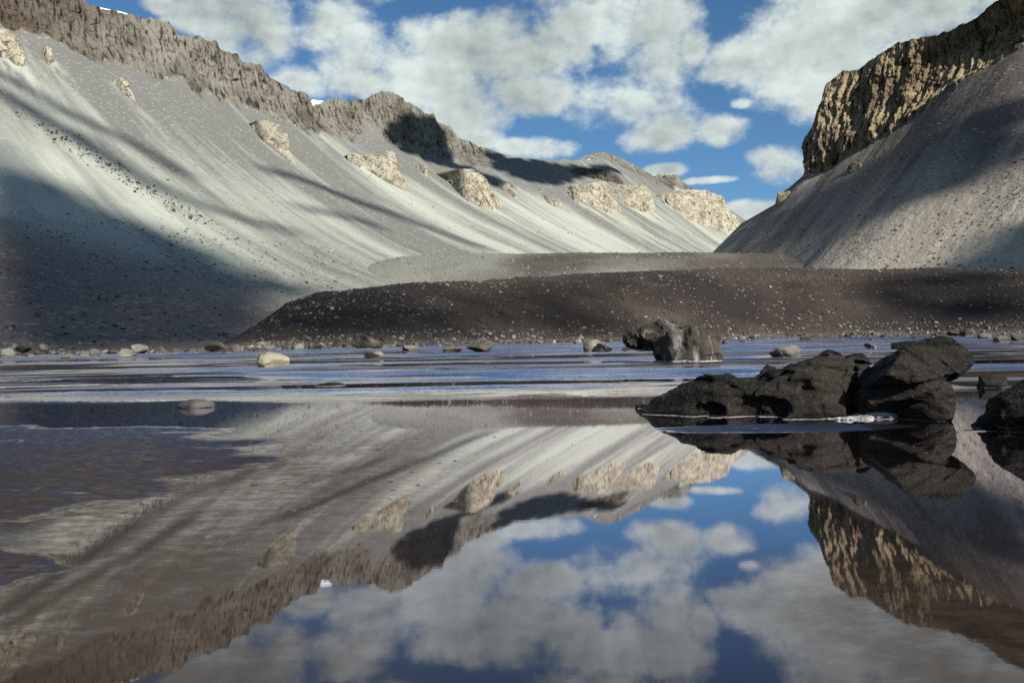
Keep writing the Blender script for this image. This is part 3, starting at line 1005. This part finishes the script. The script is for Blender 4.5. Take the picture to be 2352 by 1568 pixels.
M_SHORE2 = rock_material('shore_rock_light', (0.075, 0.066, 0.056), (0.22, 0.20, 0.17), 0.5, (1, 1, 1), 0.5, bumpd=0.2)


def faceted(X, Y, Z, c, r, rz=0.0, ry=0.0, seed=0, n=8, lo=0.5, hi=0.88):
    x, y, z = X-c[0], Y-c[1], Z-c[2]
    if rz:
        x, y = x*math.cos(rz)+y*math.sin(rz), -x*math.sin(rz)+y*math.cos(rz)
    if ry:
        x, z = x*math.cos(ry)+z*math.sin(ry), -x*math.sin(ry)+z*math.cos(ry)
    x, y, z = x/r[0], y/r[1], z/r[2]
    d = np.sqrt(x*x+y*y+z*z)-1.12
    g = np.random.default_rng(seed)
    for _ in range(n):
        v = g.normal(size=3)
        v /= np.linalg.norm(v)
        d = -smin(-d, -(x*v[0]+y*v[1]+z*v[2]-g.uniform(lo, hi)), 0.05)
    return d*min(r)


def strata(X, Y, Z, seed, k=0.05):
    """weathering hollows with sharp arrises and faint slanting foliation"""
    u = Z+X*0.3
    return -0.8*k*fbm(X*0.75, Y*0.75, u*0.9, oct=2, seed=seed, ridged=True)+0.55*k*fbm(X*1.6, Y*1.6, u*3.4, oct=5, seed=seed+3, gain=0.6)


LONG_TOP = np.array([(1.9, -0.6), (2.3, -0.2), (2.62, 0.10), (2.84, 0.34), (3.26, 0.58), (3.76, 0.66), (4.12, 0.68), (4.3, 0.60), (4.65, 0.67), (4.83, 0.80), (5.04, 0.84),
                     (5.29, 0.95), (5.65, 1.02), (6.1, 1.0), (6.5, 0.92), (6.75, 0.72), (6.95, 0.45), (7.2, 0.2), (7.45, -0.4)])


def f_long(X, Y, Z):
    T = np.interp(X, LONG_TOP[:, 0], LONG_TOP[:, 1])
    yc = np.interp(X, [2.3, 4.5, 6.0, 7.4], [15.75, 15.1, 14.85, 14.4])
    hw = np.interp(X, [2.3, 3.2, 5.5, 6.8, 7.4], [0.2, 0.6, 1.0, 0.75, 0.3])
    # broken slabs: steps across two joint sets
    st = np.clip(T*1.4-0.15, 0.05, 1)*(0.055*blocks(X*0.85+Z*0.5+Y*0.25, Y*0.8-X*0.35, 0.62, 0.55, 61)+0.03*blocks(X*0.7-Y*0.6, Z+X*0.3, 0.3, 0.22, 62))
    v = (Y-yc)/hw
    front = np.clip(-v, 0, 2)
    Tp = np.maximum(T, 0)
    H = Tp*(1-0.16*front-0.84*sstep(0.62, 1.06, front))-np.clip(v, 0, 3)**1.5*0.9*Tp+np.minimum(T, 0)-0.12*sstep(1.0, 1.5, np.abs(v))
    d = (Z-H)*0.55
    for c, r, rz in (((4.42, 14.25, 0.16), (0.62, 0.42, 0.34), -0.3), ((5.98, 14.0, 0.5), (0.14, 0.45, 0.75), -0.5), ((5.1, 14.2, 0.62), (0.45, 0.25, 0.16), -0.2), ((3.6, 14.75, 0.1), (0.35, 0.2, 0.14), -0.2)):
        d = -smin(-d, ell(X, Y, Z, c, r, rz), 0.03)
    d = np.maximum(d, -0.25-Z)
    return d+st+strata(X, Y, Z, 401, 0.055)


long_boulder = sculpt('boulder', f_long, (2.0, 13.2, -0.25), (7.5, 16.3, 1.3), 0.03, M_BOULDER, 'long low dark boulder tapering to a point, lying across the calm water', group='dark boulders in the pond')


m, t = material('salt_crust')
P = t.pos()
t.out(t.mix(t.ramp(t.noise(P, 6.0, 5, 0.7), 0.35, 0.65), (0.14, 0.13, 0.12), (0.42, 0.41, 0.42)), 0.9, t.bump(t.noise(P, 14, 4, 0.7), 0.6, 0.05))
M_SALT = m


def f_crust(X, Y, Z):
    d = ell(X, Y, Z, (6.62, 14.02, 0.04), (0.50, 0.20, 0.12))
    d = smin(d, ell(X, Y, Z, (6.0, 13.95, 0.0), (0.5, 0.2, 0.045)), 0.05)
    return d+0.05*fbm(X*3, Y*3, Z*3, oct=4, seed=441)


sculpt('salt_crust', f_crust, (5.3, 13.5, -0.06), (7.4, 14.4, 0.3), 0.02, M_SALT, cat=None, parent=long_boulder)


def f_right(X, Y, Z):
    st = 0.03*blocks(X*0.8+Z*0.6, Y*0.8-X*0.3+Z*0.4, 0.5, 0.45, 71)
    d = faceted(X, Y, Z, (6.96, 13.8, 0.84), (0.82, 0.60, 0.40), 0.0, 0.38, 23, 9, 0.62, 0.9)
    d = smin(d, faceted(X, Y, Z, (6.78, 13.8, 0.62), (0.62, 0.52, 0.46), 0.0, 0.5, 22), 0.08)
    d = smin(d, faceted(X, Y, Z, (7.26, 13.7, 0.22), (0.36, 0.40, 0.42), 0.0, -0.15, 25), 0.03)
    d = smin(d, ell(X, Y, Z, (7.02, 13.9, 0.2), (0.32, 0.40, 0.5), 0.0, 0.0), 0.06)
    return d+st+strata(X, Y, Z, 431, 0.055)


sculpt('boulder', f_right, (5.9, 12.9, -0.25), (8.1, 14.8, 1.6), 0.024, M_BOULDER, 'tall top-heavy dark boulder undercut above a narrow foot with a pale ledge', group='dark boulders in the pond')


def f_edge(X, Y, Z):
    d = faceted(X, Y, Z, (8.2, 12.2, 0.25), (1.1, 0.8, 0.58), 0.0, 0.0, 31, 8, 0.65, 0.9)
    d = smin(d, ell(X, Y, Z, (8.4, 12.0, 0.1), (1.0, 0.6, 0.4)), 0.1)
    return d+strata(X, Y, Z, 451, 0.09)


sculpt('boulder', f_edge, (6.9, 11.2, -0.25), (9.6, 13.2, 1.0), 0.03, M_BOULDER, 'dark rounded boulder cut off by the picture edge', group='dark boulders in the pond')


def f_block(X, Y, Z):
    x, y, z = X-10.15, Y-46.2, Z-0.9
    d = np.full(X.shape, -9.0)
    for n, k in (((0.10, -0.05, 1.0), 1.10), ((-0.12, 0.1, 1.0), 1.0), ((1, 0.12, 0.05), 1.62), ((-1, -0.25, -0.22), 1.40), ((-0.75, -0.7, -0.12), 1.50), ((0.35, -1, 0.12), 1.22), ((-0.25, -1, 0.05), 1.10),
                 ((0.6, -0.6, 0.6), 1.75), ((0, 1, 0.1), 1.2), ((0.8, 0.5, 0.3), 1.9), ((-0.6, 0.2, 0.75), 1.5)):
        n = np.array(n)/np.linalg.norm(n)
        d = -smin(-d, -(x*n[0]+y*n[1]+z*n[2]-k), 0.08)
    st = 0.10*blocks(X*0.9+Z*0.15, Z, 0.8, 1.1, 72)
    flute = -0.16*fbm(X*1.0, Y*1.0, Z*0.35, oct=2, seed=461, ridged=True)
    return d+st*0.7+flute+0.16*fbm(X*0.9, Y*0.9, Z*0.9, oct=5, seed=463, gain=0.6)


sculpt('boulder', f_block, (7.7, 44.3, -0.3), (12.6, 48.2, 2.7), 0.065, M_BLOCK, 'square dark block with white vertical salt streaks standing in the pond', group='block pair in the pond')


def f_lean(X, Y, Z):
    d = ell(X, Y, Z, (8.75, 50.0, 1.55), (1.75, 1.2, 0.78), 0.0, 0.28)
    d = smin(d, ell(X, Y, Z, (9.8, 50.0, 0.6), (0.9, 0.9, 0.9), 0.0, 0.3), 0.35)
    return d+0.08*blocks(X+Z*0.5, Z-X*0.3, 0.9, 0.7, 73)+0.26*fbm(X*0.8, Y*0.8, Z*1.2, oct=5, seed=471, gain=0.6)


sculpt('boulder', f_lean, (6.4, 48.2, -0.3), (11.3, 51.9, 2.8), 0.07, M_BLOCK, 'grey boulder leaning out over the water behind the square block', group='block pair in the pond')


def ico(sub):
    import bmesh
    bm = bmesh.new()
    bmesh.ops.create_icosphere(bm, subdivisions=sub, radius=1.0)
    v = np.array([p.co[:] for p in bm.verts])
    f = np.array([[q.index for q in p.verts] for p in bm.faces])
    bm.free()
    return v, f


IV4, IF4 = ico(5)
IV3, IF3 = ico(4)
IV1, IF1 = ico(1)


def rock_verts(seed, V, cuts=9, rough_=0.10, round_=0.0):
    r = np.random.default_rng(seed)
    p = V*1.25
    for _ in range(cuts):
        n = r.normal(size=3)
        n /= np.linalg.norm(n)
        dcut = r.uniform(0.55, 1.0)+round_
        p = p-np.maximum(0, p@n-dcut)[:, None]*n[None, :]
    k = fbm(p[:, 0]*1.3, p[:, 1]*1.3, p[:, 2]*1.3, oct=5, seed=seed, gain=0.55)
    p = p*(1+rough_*k)[:, None]
    return p


def rock(name, seed, px, py, wpx, hpx, mat, label, group=None, sub=4, cuts=9, rough_=0.12, round_=0.0, depth=0.8, sink=0.25, rot=0.0, dist=None, z=0.0, cat='boulder'):
    """a boulder whose foot meets the water (or z) at the surveyed spot; width and height in plate units there"""
    a, e = bearing(px, py)
    y = dist if dist else (z-CAM_H)/e
    w, hh = wpx*y/F/2, hpx*y/F
    V, Fc = (IV4, IF4) if sub == 4 else (IV3, IF3)
    p = rock_verts(seed, V, cuts, rough_, round_)
    lo_, hi_ = p.min(0), p.max(0)
    p = (p-(lo_+hi_)/2)/((hi_-lo_)/2)
    p = p*np.array([w, w*depth, hh*(1+sink)/2])
    p[:, 2] += hh*(1+sink)/2-hh*sink
    o = new_object(name, mesh_from(name, p, Fc, True), mat, label=label, cat=cat, group=group)
    o.location = (float(a)*(y+w*depth*0.5), y+w*depth*0.5, z)
    o.rotation_euler = (0, 0, rot)
    return o


G1 = 'boulders standing in the pond'
rock('boulder', 501, 628, 842, 76, 36, M_PALEB, 'pale tan rounded boulder alone among blue streaks on the water', G1, round_=0.25, rough_=0.06)
rock('boulder', 502, 840, 800, 80, 36, M_SHORE, 'dark wedge boulder with an overhang on the far shore', G1, sink=0.2)
rock('boulder', 503, 858, 823, 48, 19, M_SHORE2, 'low brown boulder in the water in front of the dark wedge boulder', G1, round_=0.1)
rock('boulder', 504, 452, 936, 84, 19, M_MOUND, 'low smooth grey mound rising alone from the dark water in front of the pale boulder', G1, round_=0.3, rough_=0.05, sink=0.8)
rock('boulder', 505, 760, 886, 72, 8, M_BOULDER, 'flat dark islet barely breaking the blue water', G1, round_=0.3, sink=1.2)
rock('boulder', 506, 1806, 820, 76, 27, M_SHORE2, 'twin-peaked brown boulder in the water between the square block and the dark boulders', G1)
rock('boulder', 507, 1472, 806, 86, 14, M_SHORE, 'long flat brown slab in the water under the leaning boulder', G1, rough_=0.06)
rock('boulder', 508, 1362, 808, 46, 30, M_SHORE2, 'taller of two brown boulders side by side in mid pond', G1)
rock('boulder', 509, 1388, 808, 40, 22, M_SHORE2, 'shorter rounded one of two brown boulders side by side in mid pond', G1, round_=0.15)
rock('boulder', 510, 1040, 808, 46, 15, M_SHORE, 'low brown double-humped rock next to the dark twin block', G1)
rock('boulder', 511, 1104, 808, 70, 28, M_SHORE, 'dark twin block with a lighter foot on the near side of the shore', G1)
rock('boulder', 512, 943, 805, 38, 13, M_SHORE2, 'small flat-topped brown rock on the shoreline right of the dark wedge', G1)
rock('boulder', 513, 140, 800, 52, 25, M_SHORE, 'dark shore boulder with a paler mate at the foot of the shadowed scree', G1)
rock('boulder', 514, 287, 818, 44, 18, M_SHORE2, 'pale brown cluster boulder at the water edge under the shadowed scree', G1)
rock('boulder', 515, 322, 812, 44, 22, M_SHORE2, 'pale boulder just behind the cluster boulder under the shadowed scree', G1)
rock('boulder', 516, 497, 808, 64, 24, M_SHORE, 'layered brown boulder on the shore below the end of the dark moraine', G1)
rock('boulder', 517, 2078, 801, 74, 19, M_BOULDER, 'smooth dark boulder half hidden behind the tall top-heavy one', G1, round_=0.2)
rock('boulder', 518, 2288, 890, 78, 28, M_BOULDER, 'low dark boulder with white salt rim beyond the cut-off boulder', G1, sink=0.6)
rock('boulder', 519, 1908, 840, 64, 34, M_BOULDER, 'dark stone resting on the crest of the long boulder', G1, dist=15.3, z=0.90, rough_=0.08)
rock('boulder', 520, 1966, 838, 58, 30, M_BOULDER, 'dark stone resting beside its twin, next to the tall boulder', G1, dist=15.2, z=0.86, rough_=0.08)
rock('boulder', 521, 1476, 938, 36, 12, M_BOULDER, 'small dark stone at the pointed tip of the long boulder', G1, round_=0.2)
rock('boulder', 522, 2246, 990, 84, 3, M_BOULDER, 'thin black shoal just breaking the water between the two tall boulders', G1, sink=2.0, round_=0.3, depth=0.35)
rock('boulder', 523, 2000, 800, 30, 14, M_SHORE, 'small dark rock in the blue water left of the half hidden boulder', G1)
rock('boulder', 524, 2220, 772, 38, 18, M_SHORE, 'biggest round boulder on the far shore behind the tall boulder', G1, round_=0.15)
rock('boulder', 525, 2260, 777, 36, 14, M_SHORE, 'dark angular boulder beside the biggest round one on the far shore', G1)
rock('boulder', 526, 2298, 786, 34, 16, M_SHORE, 'dark boulder in the water below the angular pair on the far shore', G1)
rock('boulder', 527, 2336, 782, 34, 18, M_SHORE, 'dark boulder at the picture edge on the far shore', G1)

# loose shore rocks: one thing each
variants = []
for i in range(8):
    p = rock_verts(600+i, IV3 if i < 3 else ico(3)[0], 8, 0.14, 0.0)
    f = IF3 if i < 3 else ico(3)[1]
    lo_, hi_ = p.min(0), p.max(0)
    p = (p-(lo_+hi_)/2)/((hi_-lo_)/2)*np.array([1, 0.85, 0.62])
    p[:, 2] += 0.36
    me = mesh_from('shore_rock', p, f, True)
    variants.append(me)
var2 = []
for me in variants:
    m2 = me.copy()
    me.materials.append(M_SHORE)
    m2.materials.append(M_SHORE2)
    var2.append(m2)
ZONES = ['under the shadowed scree', 'below the dark end of the moraine', 'between the wedge boulder and the twin block', 'behind the two mid-pond boulders',
         'around the square streaked block', 'behind the long dark boulder', 'behind the tall top-heavy boulder']
ZAZ = [-0.42, -0.22, -0.05, 0.12, 0.27, 0.43]
for i in range(210):
    az = RNG.uniform(-0.68, 0.70)
    ysh = float(shore_y(np.array(az)))
    k = RNG.random()
    if k < 0.62:
        y = ysh+RNG.uniform(-8, 10)
    else:
        y = ysh*(1-RNG.beta(1.0, 2.6)*0.55*(1.25 if az > 0.25 else 0.75))
    size = 0.5+1.25*RNG.random()**3.0
    light = bool(RNG.random() < (0.22 if az < -0.3 else 0.4 if az < 0.15 else 0.2))
    if y < ysh-12:
        light = False
    o = bpy.data.objects.new('shore_rock', (var2 if light else variants)[RNG.integers(8)])
    COL.objects.link(o)
    zz = max(0.0, (y-ysh)*0.12)
    o.location = (az*y, y, zz-0.1*size)
    o.rotation_euler = (RNG.uniform(-0.2, 0.2), RNG.uniform(-0.2, 0.2), RNG.uniform(0, 6.3))
    o.scale = (size*RNG.uniform(0.8, 1.4), size*RNG.uniform(0.8, 1.2), size*RNG.uniform(0.6, 1.15))
    zone = ZONES[int(np.searchsorted(ZAZ, az))]
    where = 'in the shallows' if y < ysh-12 else ('at the far waterline' if y < ysh else 'on the far beach')
    big = 'larger' if size > 0.95 else 'small'
    o['label'], o['category'] = f"{big} {'pale' if light else 'dark'} stone {where} {zone}", 'rock'
    o['group'] = f"{'pale' if light else 'dark'} stones {where} {zone}"

# ------------------------------------------------------------------ loose stones on the slopes
m, t = material('loose_stones')
tone = t.attr('tone')
P = t.pos()
c = t.mix(tone, (0.030, 0.026, 0.025), (0.30, 0.285, 0.25))
t.out(t.mix(t.ramp(t.noise(P, 1.5, 4, 0.6), 0.3, 0.7, 0.0, 0.5), c, (0.06, 0.05, 0.045)), 0.9)
M_STONES = m


def scatter(name, Pg, r0, r1, c0, c1, n, smin_, smax, power, pale, label, seed, flat=0.75, clump=0):
    r = np.random.default_rng(seed)
    ri = r.uniform(r0, r1, n).astype(int)
    ci = r.uniform(c0, c1, n).astype(int)
    if clump:
        g = Pg[ri, ci]
        ok = perlin(g[:, 0]/clump, g[:, 1]/clump, seed=seed)+0.5*perlin(g[:, 0]/clump*3, g[:, 1]/clump*3, seed=seed+1) > r.uniform(-0.45, 0.35, n)
        ri, ci = ri[ok], ci[ok]
        n = len(ri)
    fx = r.random(n)
    pos = Pg[ri, ci]*(1-fx[:, None])+Pg[np.minimum(ri+1, Pg.shape[0]-1), np.minimum(ci+1, Pg.shape[1]-1)]*fx[:, None]
    nv = len(IV1)
    size = smin_+(smax-smin_)*r.random(n)**power
    sc3 = size[:, None]*r.uniform(0.55, 1.25, (n, 3))*np.array([1, 1, flat])
    ang = r.uniform(0, 6.283, n)
    v = IV1[None]*(1+r.uniform(-0.28, 0.28, (n, nv, 1)))*sc3[:, None, :]
    ca, sa = np.cos(ang)[:, None], np.sin(ang)[:, None]
    v = np.stack([v[..., 0]*ca-v[..., 1]*sa, v[..., 0]*sa+v[..., 1]*ca, v[..., 2]], -1)+pos[:, None, :]
    v[..., 2] += size[:, None]*0.16*flat
    fc = (IF1[None]+(np.arange(n)*nv)[:, None, None]).reshape(-1, 3)
    tone = np.where(r.random(n) < pale, r.uniform(0.5, 1.0, n), r.uniform(0.0, 0.35, n))
    new_object(name, mesh_from(name, v.reshape(-1, 3), fc, False, {'tone': np.repeat(tone, nv)}), M_STONES, label=label, kind='stuff')


ncM = len(azM)
cM = lambda a: np.searchsorted(azM, a)
scatter('gravel', PM, 16, 134, cM(-0.33), cM(0.70), 30000, 0.10, 0.85, 11, 0.17, 'loose pale and dark stones strewn over the moraine bank', 701, clump=26)
scatter('gravel', PM, 15, 32, cM(-0.68), cM(0.70), 6000, 0.12, 0.9, 6, 0.40, 'pale rubble along the far shoreline', 702)
cL = lambda a: np.searchsorted(azL, a)
scatter('gravel', PL, nb_+nc_+150, nb_+nc_+266, cL(-0.68), cL(-0.22), 15000, 0.13, 1.0, 8, 0.45, 'loose stones on the near scree slope', 703, clump=30)
scatter('gravel', PL, nb_+nc_+20, nb_+nc_+200, cL(-0.45), cL(0.27), 6000, 0.3, 1.7, 8, 0.95, 'pale blocks fallen down the valley wall scree', 704, clump=70)
scatter('gravel', PR, 160, 350, 100, 740, 15000, 0.18, 1.1, 8, 0.6, 'loose stones on the spur scree', 705, clump=35)
scatter('gravel', PM2, 20, 88, 20, 540, 4000, 0.2, 1.2, 7, 0.75, 'loose stones on the far moraine', 706)


# a train of brown rubble running down the near scree
r_ = np.random.default_rng(807)
tr = np.array([(-10, 225), (60, 265), (130, 305), (200, 350), (270, 395), (340, 440), (400, 470), (470, 505), (560, 560)], float)
acc_ = []
for _ in range(900):
    f_ = r_.random()**0.8*(len(tr)-1.001)
    i_ = int(f_)
    p_ = tr[i_]+(tr[i_+1]-tr[i_])*(f_-i_)+r_.normal(0, 11, 2)*np.array([1.4, 0.8])
    a_, e_ = bearing(p_[0], p_[1])
    c_ = int(np.clip(np.searchsorted(azL, a_), 0, len(azL)-1))
    k_ = int(np.argmin(np.abs((PL[nb_+nc_:, c_, 2]-CAM_H)/PL[nb_+nc_:, c_, 1]-e_)))+nb_+nc_
    acc_.append(PL[k_, c_])
acc_ = np.array(acc_)
scatter('rubble', np.stack([acc_, acc_]), 0, 1, 0, len(acc_)-1, len(acc_), 0.3, 1.5, 5, 0.3, 'train of brown rubble running down the near scree', 811)
r_ = np.random.default_rng(808)
n_ = 700
py0 = 5.2+9.0*r_.random(n_)**0.8
az0 = -0.52+0.50*r_.beta(1.6, 1.8, n_)+0.035*(py0-8)*r_.random(n_)
keep = (perlin(az0*9, py0*0.7, seed=809) > -0.05) | (r_.random(n_) < 0.12)
Pp = np.stack([az0*py0, py0, np.zeros(n_)-0.004], -1)[keep]
Pg_ = np.stack([Pp, Pp])
scatter('pebbles', Pg_, 0, 1, 0, len(Pp)-1, len(Pp), 0.008, 0.040, 4, 0.0, 'small dark pebbles just breaking the shallow water', 810, 0.3)


# ------------------------------------------------------------------ unseen cloud puffs, placed towards the sun so their shadows fall on chosen slopes
def hit(Pg, az_, px, py):
    a, e = bearing(px, py)
    c = int(np.clip(np.searchsorted(az_, a), 0, len(az_)-1))
    col = Pg[:, c]
    o = np.argsort(col[:, 1])
    col = col[o]
    el = (col[:, 2]-CAM_H)/col[:, 1]
    k = int(np.argmax(el >= e)) if (el >= e).any() else int(np.argmax(el))
    return col[k]


puffs = []


def shade(Pg, az_, px, py, hw, base=1150.0, rmin=8.0):
    g = hit(Pg, az_, px, py)
    rad = max(rmin, 1.45*hw*g[1]/F)
    k = (base+random.uniform(-60, 60)-g[2])/SUN.z
    puffs.append((g[0]+SUN.x*k, g[1]+SUN.y*k, g[2]+SUN.z*k, rad))


def streak(Pg, az_, pts, hw0, hw1, n):
    pts = np.array(pts, float)
    L = np.concatenate([[0], np.cumsum(np.hypot(*np.diff(pts, axis=0).T))])
    for i in range(n):
        f = i/(n-1)
        x = np.interp(f*L[-1], L, pts[:, 0])
        y = np.interp(f*L[-1], L, pts[:, 1])
        shade(Pg, az_, x+random.uniform(-2, 2), y+random.uniform(-1, 1), (hw0+(hw1-hw0)*f)*random.uniform(0.85, 1.1)*(0.45+0.55*math.sin(math.pi*min(1, 0.12+f*0.88))), 1900.0)


def patch(Pg, az_, poly, hw, step, base=1150.0, rmin=8.0):
    poly = np.array(poly, float)
    x0, y0 = poly.min(0)
    x1, y1 = poly.max(0)
    for gx in np.arange(x0, x1, step):
        for gy in np.arange(y0, y1, step*0.8):
            x, y = gx+random.uniform(-.3, .3)*step, gy+random.uniform(-.3, .3)*step
            inside = False
            for (ax_, ay), (bx, by) in zip(poly, np.roll(poly, -1, 0)):
                if (ay > y) != (by > y) and x < (bx-ax_)*(y-ay)/(by-ay)+ax_:
                    inside = not inside
            if inside:
                shade(Pg, az_, x, y, hw*random.uniform(0.85, 1.2), base, rmin)


patch(PL, azL, [(-60, 320), (0, 358), (150, 438), (300, 500), (440, 556), (560, 612), (680, 655), (740, 668), (660, 700), (640, 790), (-60, 830)], 34, 30, 2700.0)
streak(PL, azL, [(-20, 158), (60, 205), (150, 260), (240, 300), (330, 345), (430, 405)], 20, 12, 34)
streak(PL, azL, [(-20, 200), (91, 265), (218, 345), (327, 412), (455, 470), (580, 512), (680, 535)], 27, 14, 40)
streak(PL, azL, [(604, 389), (691, 411), (760, 440), (824, 466), (882, 484), (963, 515), (1043, 547), (1124, 572)], 19, 12, 44)
streak(PL, azL, [(690, 478), (760, 491), (821, 503), (875, 524)], 14, 8, 16)
patch(PL, azL, [(892, 318), (900, 292), (930, 276), (985, 272), (1008, 300), (1030, 368), (1090, 392), (1180, 432), (1150, 432), (1080, 400), (1000, 378), (930, 352)], 12, 10)
patch(PL, azL, [(1110, 350), (1200, 366), (1300, 382), (1430, 388), (1400, 398), (1330, 402), (1280, 424), (1220, 418), (1150, 388)], 12, 10)
streak(PR, azR, [(1655, 576), (1760, 512), (1880, 452), (1990, 398), (2080, 350)], 26, 12, 34)
streak(PR, azR, [(1725, 580), (1830, 548), (1950, 482), (2080, 402), (2200, 330), (2370, 235)], 24, 22, 48)
streak(PR, azR, [(1990, 505), (2200, 420), (2370, 330)], 16, 24, 28)
patch(PR, azR, [(1660, 578), (1740, 510), (1850, 448), (1960, 405), (2080, 352), (2200, 292), (2370, 205), (2370, 345), (2200, 430), (2050, 485), (1950, 520), (1850, 552), (1750, 580)], 15, 32, 1400.0, 9.5)
patch(PR, azR, [(2130, 632), (2240, 592), (2390, 505), (2400, 640), (2130, 640)], 26, 20)
patch(PM, azM, [(600, 690), (800, 668), (1100, 652), (1400, 640), (1480, 660), (1440, 720), (1480, 770), (600, 785)], 9, 36, 1300.0, 4.5)
patch(PM, azM, [(2010, 620), (2400, 610), (2400, 745), (2120, 735), (1960, 680)], 11, 34, 1300.0, 5.2)
vv, ff = [], []
IV2, IF2 = ico(2)
for i, (x, y, z, r_) in enumerate(puffs):
    q = IV2*(1+0.18*RNG.normal(size=(len(IV2), 1)))*np.array([r_, r_, r_*0.8])+np.array([x, y, z])
    vv.append(q)
    ff.append(IF2+i*len(IV2))
m, t = material('cloud_white')
t.out((0.8, 0.8, 0.8), 1.0, spec=0.0)
new_object('clouds', mesh_from('clouds', np.concatenate(vv), np.concatenate(ff), True), m, kind='stuff', label='broken cloud puffs out of view, added to shade parts of the valley')
print('puffs', len(puffs), 'tris', sum(len(o.data.polygons)*(1 if len(o.data.polygons) and o.data.polygons[0].loop_total == 3 else 2) for o in bpy.data.objects if o.type == 'MESH'))
